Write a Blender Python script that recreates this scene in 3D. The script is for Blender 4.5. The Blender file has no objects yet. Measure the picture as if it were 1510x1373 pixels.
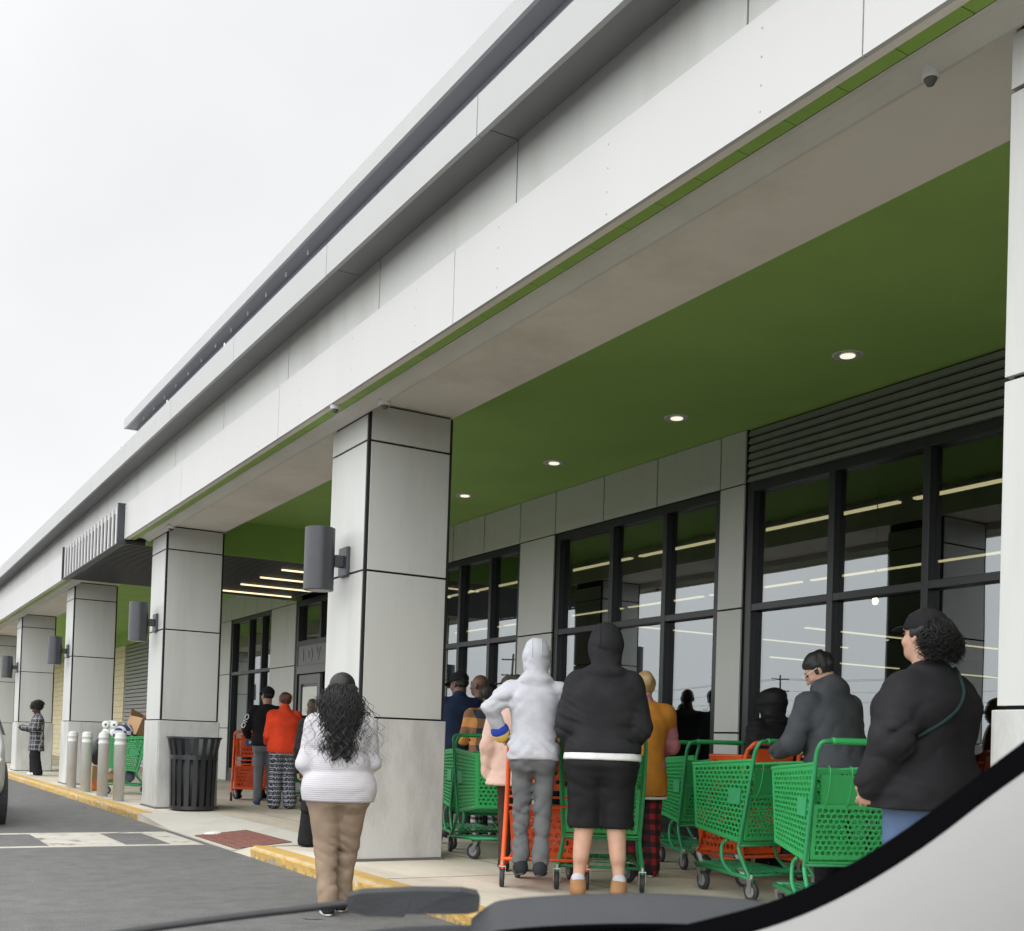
import bpy, math, random
import numpy as np
from mathutils import Vector, Matrix
rad = math.radians
S = bpy.context.scene
COL = S.collection

# ------------------------------------------------------------------ camera, sky, sun, exposure
cam_d = bpy.data.cameras.new('camera')
cam = bpy.data.objects.new('camera', cam_d); COL.objects.link(cam)
YAW, PITCH, ROLL = 0.5342, 0.0210, 0.0322
fwd = Vector((math.sin(YAW)*math.cos(PITCH), math.cos(YAW)*math.cos(PITCH), math.sin(PITCH)))
rgt = Vector((math.cos(YAW), -math.sin(YAW), 0)); up = rgt.cross(fwd)
r2 = math.cos(ROLL)*rgt + math.sin(ROLL)*up; u2 = -math.sin(ROLL)*rgt + math.cos(ROLL)*up
M = Matrix((r2, u2, -fwd)).transposed().to_4x4(); M.translation = (0, 0, 1.13)
cam.matrix_world = M
cam_d.sensor_fit = 'HORIZONTAL'; cam_d.sensor_width = 36
cam_d.lens = 36*1670.35/1510; cam_d.shift_x = 0; cam_d.shift_y = (1064.6-686.5)/1510
cam_d.clip_start = .05; cam_d.clip_end = 2000
cam_d.dof.use_dof = True; cam_d.dof.focus_distance = 9.5; cam_d.dof.aperture_fstop = 11
S.camera = cam

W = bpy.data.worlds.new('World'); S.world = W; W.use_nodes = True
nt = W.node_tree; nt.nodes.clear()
def wn(t, **k):
    n = nt.nodes.new(t)
    for a, v in k.items(): setattr(n, a, v)
    return n
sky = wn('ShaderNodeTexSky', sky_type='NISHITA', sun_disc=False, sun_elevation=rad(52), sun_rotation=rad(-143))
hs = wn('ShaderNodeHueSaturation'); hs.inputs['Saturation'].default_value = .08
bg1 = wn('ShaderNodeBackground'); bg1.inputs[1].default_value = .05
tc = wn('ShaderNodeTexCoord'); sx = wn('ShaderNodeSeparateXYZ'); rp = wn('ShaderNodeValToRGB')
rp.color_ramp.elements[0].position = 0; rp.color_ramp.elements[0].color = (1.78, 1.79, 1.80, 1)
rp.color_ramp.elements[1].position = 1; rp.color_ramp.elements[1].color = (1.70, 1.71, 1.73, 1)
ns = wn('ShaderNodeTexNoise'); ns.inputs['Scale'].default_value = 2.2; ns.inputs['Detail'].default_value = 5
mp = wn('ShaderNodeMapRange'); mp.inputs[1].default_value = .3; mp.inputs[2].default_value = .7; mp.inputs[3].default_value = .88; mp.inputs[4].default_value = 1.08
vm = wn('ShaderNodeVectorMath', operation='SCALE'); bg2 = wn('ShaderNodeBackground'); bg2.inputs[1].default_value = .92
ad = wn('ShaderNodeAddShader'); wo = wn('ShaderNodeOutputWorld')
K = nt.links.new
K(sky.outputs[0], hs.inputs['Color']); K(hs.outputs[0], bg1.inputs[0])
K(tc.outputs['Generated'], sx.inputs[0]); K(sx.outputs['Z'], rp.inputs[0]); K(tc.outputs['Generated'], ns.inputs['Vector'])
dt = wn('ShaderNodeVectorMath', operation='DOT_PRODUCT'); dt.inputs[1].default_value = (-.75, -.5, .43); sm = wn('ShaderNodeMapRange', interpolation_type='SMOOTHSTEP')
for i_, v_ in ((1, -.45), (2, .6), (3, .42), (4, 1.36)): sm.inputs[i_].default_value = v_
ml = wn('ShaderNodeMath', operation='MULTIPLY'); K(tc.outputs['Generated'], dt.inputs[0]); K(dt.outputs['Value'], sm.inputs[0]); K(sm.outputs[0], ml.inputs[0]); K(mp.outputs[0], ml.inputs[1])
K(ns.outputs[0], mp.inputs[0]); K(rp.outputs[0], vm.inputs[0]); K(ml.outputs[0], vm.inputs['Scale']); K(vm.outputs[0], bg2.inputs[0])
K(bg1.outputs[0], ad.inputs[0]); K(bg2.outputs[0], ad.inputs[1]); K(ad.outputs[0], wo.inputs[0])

sun_d = bpy.data.lights.new('sun', 'SUN'); sun_d.energy = .5; sun_d.angle = rad(30); sun_d.color = (1, .97, .93)
sun = bpy.data.objects.new('sun', sun_d); COL.objects.link(sun)
sun.rotation_euler = Vector((.38, .5, -.78)).to_track_quat('-Z', 'Y').to_euler()
S.view_settings.view_transform = 'Standard'; S.view_settings.look = 'None'
S.view_settings.exposure = .08; S.view_settings.gamma = 1
try:
    S.cycles.max_bounces = 8; S.cycles.transparent_max_bounces = 12; S.cycles.use_denoising = True
    S.cycles.caustics_reflective = False; S.cycles.caustics_refractive = False
except Exception: pass

# ------------------------------------------------------------------ materials
def lin(r, g, b):
    f = lambda v: (v/255/12.92 if v/255 <= .04045 else ((v/255+.055)/1.055)**2.4)
    return (f(r), f(g), f(b), 1)
MATS = {}
def mat(name, col, rough=.6, var=.12, scale=6., bump=.15, bscale=60., metal=0., spec=.5, stretch=(1, 1, 1), dirt=None, dscale=1.2):
    if name in MATS: return MATS[name]
    m = bpy.data.materials.new(name); m.use_nodes = True; MATS[name] = m
    t = m.node_tree; N = t.nodes; L = t.links.new; b = N['Principled BSDF']
    b.inputs['Roughness'].default_value = rough; b.inputs['Metallic'].default_value = metal
    b.inputs['Specular IOR Level'].default_value = spec
    co = N.new('ShaderNodeTexCoord'); mg = N.new('ShaderNodeMapping'); mg.inputs['Scale'].default_value = stretch
    L(co.outputs['Object'], mg.inputs[0])
    n1 = N.new('ShaderNodeTexNoise'); n1.inputs['Scale'].default_value = scale; n1.inputs['Detail'].default_value = 6
    L(mg.outputs[0], n1.inputs['Vector'])
    mr = N.new('ShaderNodeMapRange'); mr.inputs[1].default_value = .25; mr.inputs[2].default_value = .75
    mr.inputs[3].default_value = 1-var; mr.inputs[4].default_value = 1+var
    L(n1.outputs[0], mr.inputs[0])
    vs = N.new('ShaderNodeVectorMath'); vs.operation = 'SCALE'; vs.inputs[0].default_value = col[:3]
    L(mr.outputs[0], vs.inputs['Scale'])
    out = vs.outputs[0]
    if dirt:
        n3 = N.new('ShaderNodeTexNoise'); n3.inputs['Scale'].default_value = dscale; n3.inputs['Detail'].default_value = 9; n3.inputs['Roughness'].default_value = .68
        L(mg.outputs[0], n3.inputs['Vector'])
        r3 = N.new('ShaderNodeMapRange'); r3.inputs[1].default_value = dirt[1]; r3.inputs[2].default_value = dirt[2]; r3.inputs[4].default_value = dirt[3]
        L(n3.outputs[0], r3.inputs[0])
        mx = N.new('ShaderNodeMixRGB'); mx.inputs[2].default_value = dirt[0]
        L(r3.outputs[0], mx.inputs[0]); L(out, mx.inputs[1]); out = mx.outputs[0]
    L(out, b.inputs['Base Color'])
    m['_out'] = 0
    if bump:
        n2 = N.new('ShaderNodeTexNoise'); n2.inputs['Scale'].default_value = bscale; n2.inputs['Detail'].default_value = 4
        L(mg.outputs[0], n2.inputs['Vector'])
        bp = N.new('ShaderNodeBump'); bp.inputs['Strength'].default_value = bump; bp.inputs['Distance'].default_value = .01
        L(n2.outputs[0], bp.inputs['Height']); L(bp.outputs[0], b.inputs['Normal'])
    return m
def node_setup(name, rough=.7):
    m = bpy.data.materials.new(name); m.use_nodes = True; MATS[name] = m
    return m, m.node_tree.nodes, m.node_tree.links.new, m.node_tree.nodes['Principled BSDF']
def mth(N, L, op, a, b=None, c=None):
    n = N.new('ShaderNodeMath'); n.operation = op
    for i, v in enumerate((a, b, c)):
        if v is None: continue
        if isinstance(v, (int, float)): n.inputs[i].default_value = v
        else: L(v, n.inputs[i])
    return n.outputs[0]
def mixc(N, L, fac, a, b):
    n = N.new('ShaderNodeMixRGB')
    for i, v in ((0, fac), (1, a), (2, b)):
        if isinstance(v, (int, float)): n.inputs[i].default_value = v
        elif isinstance(v, tuple): n.inputs[i].default_value = v
        else: L(v, n.inputs[i])
    return n.outputs[0]
def emit(name, col, strength):
    m = bpy.data.materials.new(name); m.use_nodes = True; b = m.node_tree.nodes['Principled BSDF']
    b.inputs['Base Color'].default_value = (.8, .8, .75, 1)
    b.inputs['Emission Color'].default_value = col; b.inputs['Emission Strength'].default_value = strength
    MATS[name] = m; return m

def asphalt_mat():
    m, N, L, b = node_setup('asphalt')
    co = N.new('ShaderNodeTexCoord').outputs['Object']
    def noise(s, d=6, r=.6):
        n = N.new('ShaderNodeTexNoise'); n.inputs['Scale'].default_value = s; n.inputs['Detail'].default_value = d; n.inputs['Roughness'].default_value = r
        L(co, n.inputs['Vector']); return n.outputs[0]
    big = noise(.35, 6); fine = noise(90, 3); mid = noise(5, 6, .7)
    c = mixc(N, L, big, (.105, .106, .104, 1), (.18, .181, .175, 1))
    f = N.new('ShaderNodeMapRange'); f.inputs[1].default_value = .3; f.inputs[2].default_value = .75; f.inputs[3].default_value = .55; f.inputs[4].default_value = 1.5
    L(fine, f.inputs[0])
    g = N.new('ShaderNodeMapRange'); g.inputs[1].default_value = .35; g.inputs[2].default_value = .7; g.inputs[3].default_value = .8; g.inputs[4].default_value = 1.18
    L(mid, g.inputs[0])
    vs = N.new('ShaderNodeVectorMath'); vs.operation = 'SCALE'; L(c, vs.inputs[0]); L(mth(N, L, 'MULTIPLY', f.outputs[0], g.outputs[0]), vs.inputs['Scale'])
    # cracks: voronoi edges broken up by noise
    wp = N.new('ShaderNodeTexNoise'); wp.inputs['Scale'].default_value = 1.4; wp.inputs['Detail'].default_value = 5; L(co, wp.inputs['Vector'])
    va = N.new('ShaderNodeVectorMath'); va.operation = 'MULTIPLY_ADD'; L(wp.outputs['Color'], va.inputs[0]); va.inputs[1].default_value = (1.1, 1.1, 0); L(co, va.inputs[2])
    vo = N.new('ShaderNodeTexVoronoi'); vo.feature = 'DISTANCE_TO_EDGE'; vo.inputs['Scale'].default_value = .42; L(va.outputs[0], vo.inputs['Vector'])
    cr = mth(N, L, 'MULTIPLY', mth(N, L, 'LESS_THAN', vo.outputs['Distance'], .003), mth(N, L, 'GREATER_THAN', noise(.8, 3), .6))
    # pale specks of grit and litter
    v2 = N.new('ShaderNodeTexVoronoi'); v2.inputs['Scale'].default_value = 2.6; L(co, v2.inputs['Vector'])
    sp = mth(N, L, 'LESS_THAN', v2.outputs['Distance'], .022)
    out = mixc(N, L, cr, vs.outputs[0], (.02, .02, .021, 1)); out = mixc(N, L, sp, out, (.35, .34, .3, 1))
    L(out, b.inputs['Base Color']); b.inputs['Roughness'].default_value = .85
    bp = N.new('ShaderNodeBump'); bp.inputs['Strength'].default_value = .5; bp.inputs['Distance'].default_value = .012
    L(fine, bp.inputs['Height']); L(bp.outputs[0], b.inputs['Normal']); return m

def kerb_mat():
    m, N, L, b = node_setup('yellow_kerb_paint')
    tcn = N.new('ShaderNodeTexCoord'); co = tcn.outputs['Object']
    sp = N.new('ShaderNodeSeparateXYZ'); L(co, sp.inputs[0])
    n = N.new('ShaderNodeTexNoise'); n.inputs['Scale'].default_value = 13; n.inputs['Detail'].default_value = 9; n.inputs['Roughness'].default_value = .72; L(co, n.inputs['Vector'])
    n2 = N.new('ShaderNodeTexNoise'); n2.inputs['Scale'].default_value = 1.5; n2.inputs['Detail'].default_value = 4; L(co, n2.inputs['Vector'])
    low = N.new('ShaderNodeMapRange'); L(sp.outputs['Z'], low.inputs[0]); low.inputs[1].default_value = .11; low.inputs[2].default_value = 0; low.inputs[3].default_value = -.06; low.inputs[4].default_value = .13
    v = mth(N, L, 'ADD', mth(N, L, 'ADD', mth(N, L, 'MULTIPLY', n.outputs[0], .8), mth(N, L, 'MULTIPLY', n2.outputs[0], .25)), low.outputs[0])
    chip = mth(N, L, 'GREATER_THAN', v, .645)
    pn = N.new('ShaderNodeTexNoise'); pn.inputs['Scale'].default_value = 3.5; pn.inputs['Detail'].default_value = 8; L(co, pn.inputs['Vector'])
    paint = mixc(N, L, pn.outputs[0], (.46, .29, .075, 1), (.62, .41, .125, 1))
    bare = mixc(N, L, n2.outputs[0], (.12, .10, .06, 1), (.42, .36, .24, 1))
    L(mixc(N, L, chip, paint, bare), b.inputs['Base Color']); b.inputs['Roughness'].default_value = .75
    bp = N.new('ShaderNodeBump'); bp.inputs['Strength'].default_value = .8; bp.inputs['Distance'].default_value = .012; L(mth(N, L, 'SUBTRACT', 1, v), bp.inputs['Height']); L(bp.outputs[0], b.inputs['Normal'])
    return m

def block_mat():
    m, N, L, b = node_setup('cream_block')
    co = N.new('ShaderNodeTexCoord').outputs['Object']; mg = N.new('ShaderNodeMapping'); mg.inputs['Rotation'].default_value = (rad(90), 0, rad(90)); L(co, mg.inputs[0])
    sx_ = N.new('ShaderNodeSeparateXYZ'); L(co, sx_.inputs[0]); cb = N.new('ShaderNodeCombineXYZ'); L(sx_.outputs['Y'], cb.inputs[0]); L(sx_.outputs['Z'], cb.inputs[1])
    br = N.new('ShaderNodeTexBrick'); br.inputs['Scale'].default_value = 1; br.inputs['Brick Width'].default_value = .4; br.inputs['Row Height'].default_value = .2; br.inputs['Mortar Size'].default_value = .008
    br.inputs['Color1'].default_value = (.85, .75, .53, 1); br.inputs['Color2'].default_value = (.80, .70, .49, 1); br.inputs['Mortar'].default_value = (.5, .44, .3, 1)
    L(cb.outputs[0], br.inputs['Vector'])
    n = N.new('ShaderNodeTexNoise'); n.inputs['Scale'].default_value = 9; n.inputs['Detail'].default_value = 8; L(co, n.inputs['Vector'])
    L(br.outputs[0], b.inputs['Base Color']); b.inputs['Roughness'].default_value = .9
    bp = N.new('ShaderNodeBump'); bp.inputs['Strength'].default_value = 1; bp.inputs['Distance'].default_value = .03
    L(mth(N, L, 'SUBTRACT', n.outputs[0], mth(N, L, 'MULTIPLY', br.outputs['Fac'], .8)), bp.inputs['Height']); L(bp.outputs[0], b.inputs['Normal'])
    return m

def glass_mat(name='shop_glass', tint=(.42, .45, .45, 1), k0=.09, k1=.50):
    m = bpy.data.materials.new(name); m.use_nodes = True; MATS[name] = m
    t = m.node_tree; N = t.nodes; L = t.links.new; N.remove(N['Principled BSDF']); o = N['Material Output']
    tr = N.new('ShaderNodeBsdfTransparent'); tr.inputs[0].default_value = tint
    gl = N.new('ShaderNodeBsdfGlossy'); gl.inputs['Roughness'].default_value = .004; gl.inputs['Color'].default_value = (.93, .98, 1, 1)
    fr = N.new('ShaderNodeLayerWeight'); fr.inputs['Blend'].default_value = .38
    mr = N.new('ShaderNodeMapRange'); mr.inputs[3].default_value = k0; mr.inputs[4].default_value = k1
    L(fr.outputs['Facing'], mr.inputs[0])
    nz = N.new('ShaderNodeTexNoise'); nz.inputs['Scale'].default_value = .8; nz.inputs['Detail'].default_value = 1
    bp = N.new('ShaderNodeBump'); bp.inputs['Strength'].default_value = .02; bp.inputs['Distance'].default_value = .05
    co = N.new('ShaderNodeTexCoord'); L(co.outputs['Object'], nz.inputs['Vector']); L(nz.outputs[0], bp.inputs['Height']); L(bp.outputs[0], gl.inputs['Normal'])
    mx = N.new('ShaderNodeMixShader'); L(mr.outputs[0], mx.inputs[0]); L(tr.outputs[0], mx.inputs[1]); L(gl.outputs[0], mx.inputs[2]); L(mx.outputs[0], o.inputs[0])
    return m

def plaid_mat(name, base, ca, cb, fx, fz, w=.5, line=None):
    """Woven check: bands across x+y and along z of the garment's own coordinates."""
    m, N, L, b = node_setup(name)
    co = N.new('ShaderNodeTexCoord').outputs['Object']; s = N.new('ShaderNodeSeparateXYZ'); L(co, s.inputs[0])
    wn_ = N.new('ShaderNodeTexNoise'); wn_.inputs['Scale'].default_value = 4; L(co, wn_.inputs['Vector'])
    wv = mth(N, L, 'MULTIPLY', wn_.outputs[0], .06)
    h = mth(N, L, 'ADD', mth(N, L, 'ADD', s.outputs['X'], mth(N, L, 'MULTIPLY', s.outputs['Y'], .7)), wv)
    a = mth(N, L, 'LESS_THAN', mth(N, L, 'FRACT', mth(N, L, 'MULTIPLY', h, fx)), w)
    z = mth(N, L, 'LESS_THAN', mth(N, L, 'FRACT', mth(N, L, 'MULTIPLY', mth(N, L, 'ADD', s.outputs['Z'], wv), fz)), w)
    c = mixc(N, L, a, base, ca); c2 = mixc(N, L, a, ca, cb); out = mixc(N, L, z, c, c2)
    if line:
        l1 = mth(N, L, 'LESS_THAN', mth(N, L, 'FRACT', mth(N, L, 'MULTIPLY', h, fx*line[1])), line[2])
        l2 = mth(N, L, 'LESS_THAN', mth(N, L, 'FRACT', mth(N, L, 'MULTIPLY', s.outputs['Z'], fz*line[1])), line[2])
        out = mixc(N, L, mth(N, L, 'MAXIMUM', l1, l2), out, line[0])
    L(out, b.inputs['Base Color']); b.inputs['Roughness'].default_value = .85
    return m
def folk_mat():
    m, N, L, b = node_setup('patterned_trouser_cloth')
    co = N.new('ShaderNodeTexCoord').outputs['Object']; s = N.new('ShaderNodeSeparateXYZ'); L(co, s.inputs[0])
    h = mth(N, L, 'ADD', s.outputs['X'], mth(N, L, 'MULTIPLY', s.outputs['Y'], .8))
    zig = mth(N, L, 'PINGPONG', mth(N, L, 'MULTIPLY', h, 1.0), .02)
    zz = mth(N, L, 'ADD', s.outputs['Z'], zig)
    r1 = mth(N, L, 'LESS_THAN', mth(N, L, 'FRACT', mth(N, L, 'MULTIPLY', zz, 15)), .22)
    r2_ = mth(N, L, 'LESS_THAN', mth(N, L, 'FRACT', mth(N, L, 'MULTIPLY', s.outputs['Z'], 37)), .28)
    d = mth(N, L, 'LESS_THAN', mth(N, L, 'FRACT', mth(N, L, 'MULTIPLY', h, 38)), .45)
    f = mth(N, L, 'MAXIMUM', r1, mth(N, L, 'MULTIPLY', r2_, d))
    L(mixc(N, L, f, (.03, .035, .05, 1), (.40, .42, .46, 1)), b.inputs['Base Color']); b.inputs['Roughness'].default_value = .9
    return m
def knit_mat(name, col, freq=95, bump=.6):
    m, N, L, b = node_setup(name)
    co = N.new('ShaderNodeTexCoord').outputs['Object']; s = N.new('ShaderNodeSeparateXYZ'); L(co, s.inputs[0])
    n = N.new('ShaderNodeTexNoise'); n.inputs['Scale'].default_value = 7; n.inputs['Detail'].default_value = 6; L(co, n.inputs['Vector'])
    wv = mth(N, L, 'SINE', mth(N, L, 'ADD', mth(N, L, 'MULTIPLY', s.outputs['Z'], freq*6.283), mth(N, L, 'MULTIPLY', n.outputs[0], 3)))
    mr = N.new('ShaderNodeMapRange'); mr.inputs[3].default_value = .86; mr.inputs[4].default_value = 1.06; L(n.outputs[0], mr.inputs[0])
    m2 = N.new('ShaderNodeMapRange'); m2.inputs[1].default_value = -1; m2.inputs[2].default_value = 1; m2.inputs[3].default_value = .955; m2.inputs[4].default_value = 1.02; L(wv, m2.inputs[0])
    vs = N.new('ShaderNodeVectorMath'); vs.operation = 'SCALE'; vs.inputs[0].default_value = col[:3]; L(mth(N, L, 'MULTIPLY', mr.outputs[0], m2.outputs[0]), vs.inputs['Scale'])
    L(vs.outputs[0], b.inputs['Base Color']); b.inputs['Roughness'].default_value = .9
    bp = N.new('ShaderNodeBump'); bp.inputs['Strength'].default_value = bump; bp.inputs['Distance'].default_value = .004; L(wv, bp.inputs['Height']); L(bp.outputs[0], b.inputs['Normal'])
    return m

PANEL = mat('grey_composite_panel', (.53, .54, .515, 1), .42, .035, 1.2, .03, 300, dirt=((.33, .32, .29, 1), .5, .8, .5), dscale=1.6, stretch=(1, 1, .12))
FASCIA = mat('white_fascia_panel', (.535, .535, .522, 1), .45, .025, 1, .02, 250, dirt=((.6, .59, .55, 1), .55, .85, .4), dscale=.7, stretch=(1, 1, .3))
CORN = mat('cornice_metal', (.42, .425, .42, 1), .4, .03, 2, .02, 200, dirt=((.4, .4, .39, 1), .5, .85, .4), dscale=.9)
BLUEWALL = mat('parapet_bluegrey_metal', (.27, .285, .335, 1), .45, .05, 2, .03)
SOFFIT = mat('soffit_plaster', (.86, .815, .75, 1), .85, .07, .8, .12, 80, dirt=((.42, .36, .30, 1), .5, .85, .5), dscale=.9)
DARKGAP = mat('joint_black', (.012, .012, .013, 1), .9, .05, bump=0)
PLINTH = mat('plinth_concrete', (.52, .53, .51, 1), .85, .08, 1.5, .25, 90, dirt=((.22, .215, .20, 1), .45, .78, .8), dscale=2.2, stretch=(1, 1, .3))
GREEN = mat('green_ceiling_paint', (.34, .55, .15, 1), .9, .07, 1.2, .35, 160)
BLACKM = mat('black_window_metal', (.018, .02, .024, 1), .35, .1, bump=.02)
SLATE = mat('charcoal_metal', (.045, .048, .055, 1), .4, .1, bump=.03)
SILVER = mat('pale_slat_metal', (.50, .50, .50, 1), .35, .05, bump=.02)
CONC = mat('sidewalk_concrete', (.62, .565, .465, 1), .85, .12, .9, .25, 70, dirt=((.20, .165, .12, 1), .45, .78, .75), dscale=.75, stretch=(1, .45, 1))
RAMPC = mat('ramp_concrete', (.54, .52, .46, 1), .85, .1, 1, .25, 70, dirt=((.22, .2, .17, 1), .48, .8, .6), dscale=1)
REDPAD = mat('red_tactile_paving', (.34, .125, .09, 1), .8, .15, 4, .3, 60, dirt=((.3, .25, .2, 1), .45, .75, .6), dscale=2)
PAINTW = mat('road_white_paint', (.52, .49, .43, 1), .75, .1, 3, .2, 90, dirt=((.14, .12, .10, 1), .53, .62, .8), dscale=3.2)
ASPH = asphalt_mat(); KERB = kerb_mat(); CREAM = block_mat(); GLASS = glass_mat()
GREYDOOR = mat('door_grey_metal', (.16, .165, .17, 1), .4, .08, bump=.03)
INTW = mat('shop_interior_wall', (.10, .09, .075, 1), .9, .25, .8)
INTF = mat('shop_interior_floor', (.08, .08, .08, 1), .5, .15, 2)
LAMPW = emit('warm_line_light', (1, .80, .44, 1), 3.0)
LAMPC = emit('canopy_line_light', (1, .82, .50, 1), 1.3)
DLITE = emit('downlight_glow', (1, .9, .75, 1), .9)
WHITEP = mat('white_plastic', (.75, .75, .73, 1), .4, .03)
CARTG = mat('green_cart_plastic', (.04, .40, .115, 1), .38, .08, 5, .05)
CARTGM = mat('green_cart_metal', (.03, .29, .11, 1), .35, .1, 5, .03, dirt=((.2, .22, .2, 1), .6, .75, .5), dscale=9)
CARTO = mat('orange_cart_plastic', (.78, .11, .018, 1), .38, .08, 5, .05)
PLATE = mat('green_label_plate', (.05, .36, .15, 1), .4, .05)
RUBBER = mat('dark_rubber', (.03, .03, .032, 1), .6, .15, 20)
CHROME = mat('caster_steel', (.55, .55, .56, 1), .3, .1, metal=.9)
CARD = mat('brown_cardboard', (.40, .25, .13, 1), .85, .12, 4)

# ------------------------------------------------------------------ mesh helpers
def tag(o, label=None, cat=None, group=None, kind=None):
    if label: o['label'] = label
    if cat: o['category'] = cat
    if group: o['group'] = group
    if kind: o['kind'] = kind
    return o
def empty(name, loc=(0, 0, 0), rz=0, **k):
    o = bpy.data.objects.new(name, None); COL.objects.link(o); o.empty_display_size = .2
    o.location = loc; o.rotation_euler = (0, 0, rz); return tag(o, **k)
def link(name, me, mats, parent=None, smooth=False, **k):
    if not isinstance(mats, (list, tuple)): mats = [mats]
    if not me.materials:
        for m in mats: me.materials.append(m)
    if smooth: me.polygons.foreach_set('use_smooth', [True]*len(me.polygons))
    o = bpy.data.objects.new(name, me); COL.objects.link(o)
    if parent: o.parent = parent
    return tag(o, **k)
class MB:
    def __init__(s): s.v = []; s.f = []; s.mi = []; s.m = 0
    def add(s, vs, fs):
        b = len(s.v); s.v += [tuple(map(float, v)) for v in vs]
        for f in fs: s.f.append([b+i for i in f]); s.mi.append(s.m)
        return s
    def box(s, x0, x1, y0, y1, z0, z1):
        return s.add([(x0, y0, z0), (x1, y0, z0), (x1, y1, z0), (x0, y1, z0), (x0, y0, z1), (x1, y0, z1), (x1, y1, z1), (x0, y1, z1)],
                     [(0, 3, 2, 1), (4, 5, 6, 7), (0, 1, 5, 4), (1, 2, 6, 5), (2, 3, 7, 6), (3, 0, 4, 7)])
    def hexa(s, b, t):   # bottom 4, top 4
        return s.add(list(b)+list(t), [(0, 3, 2, 1), (4, 5, 6, 7), (0, 1, 5, 4), (1, 2, 6, 5), (2, 3, 7, 6), (3, 0, 4, 7)])
    def tube(s, pts, r, n=8, closed=False):
        P = [Vector(p) for p in pts]; R = r if isinstance(r, (list, tuple)) else [r]*len(P)
        vs = []; fs = []; prev = None
        for i, p in enumerate(P):
            a = P[max(i-1, 0)]; c = P[min(i+1, len(P)-1)]
            if closed: a = P[i-1]; c = P[(i+1) % len(P)]
            d = (c-a); d = d.normalized() if d.length > 1e-9 else Vector((0, 0, 1))
            if prev is None: x = d.orthogonal().normalized()
            else:
                x = prev - d*prev.dot(d)
                x = x.normalized() if x.length > 1e-6 else d.orthogonal().normalized()
            prev = x; y = d.cross(x)
            for k in range(n):
                t = 2*math.pi*k/n; vs.append(p+(x*math.cos(t)+y*math.sin(t))*R[i])
        m = len(P)
        for i in range(m if closed else m-1):
            j = (i+1) % m
            for k in range(n): fs.append((i*n+k, i*n+(k+1) % n, j*n+(k+1) % n, j*n+k))
        if not closed: fs.append(tuple(range(n))[::-1]); fs.append(tuple((m-1)*n+k for k in range(n)))
        return s.add(vs, fs)
    def lathe(s, prof, c=(0, 0, 0), n=24, axis='z', cap=True):
        vs = []; fs = []
        for r, z in prof:
            for k in range(n):
                t = 2*math.pi*k/n; a, b = r*math.cos(t), r*math.sin(t)
                q = {'z': (a, b, z), 'x': (z, a, b), 'y': (a, z, -b)}[axis]
                vs.append((q[0]+c[0], q[1]+c[1], q[2]+c[2]))
        for i in range(len(prof)-1):
            for k in range(n): fs.append((i*n+k, i*n+(k+1) % n, (i+1)*n+(k+1) % n, (i+1)*n+k))
        if cap:
            fs.append(tuple(range(n))[::-1]); fs.append(tuple((len(prof)-1)*n+k for k in range(n)))
        return s.add(vs, fs)
    def mesh(s, name):
        me = bpy.data.meshes.new(name); me.from_pydata(s.v, [], s.f); me.update()
        if any(s.mi): me.polygons.foreach_set('material_index', s.mi)
        return me
    def build(s, name, mats, parent=None, smooth=False, bevel=0, **k):
        o = link(name, s.mesh(name), mats, parent, smooth, **k)
        if bevel:
            m = o.modifiers.new('bevel', 'BEVEL'); m.width = bevel; m.segments = 2; m.limit_method = 'ANGLE'; m.angle_limit = rad(40)
        if smooth:
            try: o.data.shade_smooth() if hasattr(o.data, 'shade_smooth') else None
            except Exception: pass
        return o
def copy_thing(o, loc, rz, label=None):
    c = o.copy(); COL.objects.link(c); c.location = loc; c.rotation_euler = (0, 0, rz)
    if label: c['label'] = label
    for ch in list(o.children):
        d = ch.copy(); COL.objects.link(d); d.parent = c
        for g in list(ch.children):
            e = g.copy(); COL.objects.link(e); e.parent = d
    return c
def heading(dx, dy): return math.atan2(-dx, dy)
# ------------------------------------------------------------------ ground
def plane(name, x0, x1, y0, y1, z, m, **k):
    return MB().add([(x0, y0, z), (x1, y0, z), (x1, y1, z), (x0, y1, z)], [(0, 1, 2, 3)]).build(name, m, **k)
plane('road', -600, 600, -600, 700, 0, ASPH, kind='structure')
def walk_h(x, y):
    if y <= 10.45 or y >= 15.2: return .1
    r = min(1, (y-10.45)/.55, (15.2-y)/1.7)
    t = min(max((4.35-x)/.98, 0), 1)
    return .1-.094*r*t
xs = [3.37, 3.46, 3.55, 3.8, 4.05, 4.35, 5, 6, 7, 7.95]
ys = [-9, -4, 0, 4, 8] + [10.4+.1*i for i in range(0, 50)] + [15.5, 20, 30, 45, 75]
g = MB(); nx = len(xs)
g.add([(x, y, walk_h(x, y)) for y in ys for x in xs], [(j*nx+i, j*nx+i+1, (j+1)*nx+i+1, (j+1)*nx+i) for j in range(len(ys)-1) for i in range(nx-1)])
g.add([(3.37, y, walk_h(3.37, y)) for y in ys]+[(3.37, y, -.05) for y in ys], [(j, j+1, len(ys)+j+1, len(ys)+j) for j in range(len(ys)-1)])
g.build('sidewalk', CONC, kind='structure')
# expansion joints of the sidewalk: thin dark strips
j_ = MB()
for y in [-3, .6, 4.2, 7.8, 18.2, 21.8, 25.4, 29, 32.6, 36.2, 40]: j_.box(3.56, 7.8, y-.005, y+.005, .095, .1015)
j_.box(4.93, 4.94, -9, 60, .095, .1012)
j_.build('sidewalk_joints', mat('joint_dirt', (.12, .10, .08, 1), .9), kind='structure')
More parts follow.
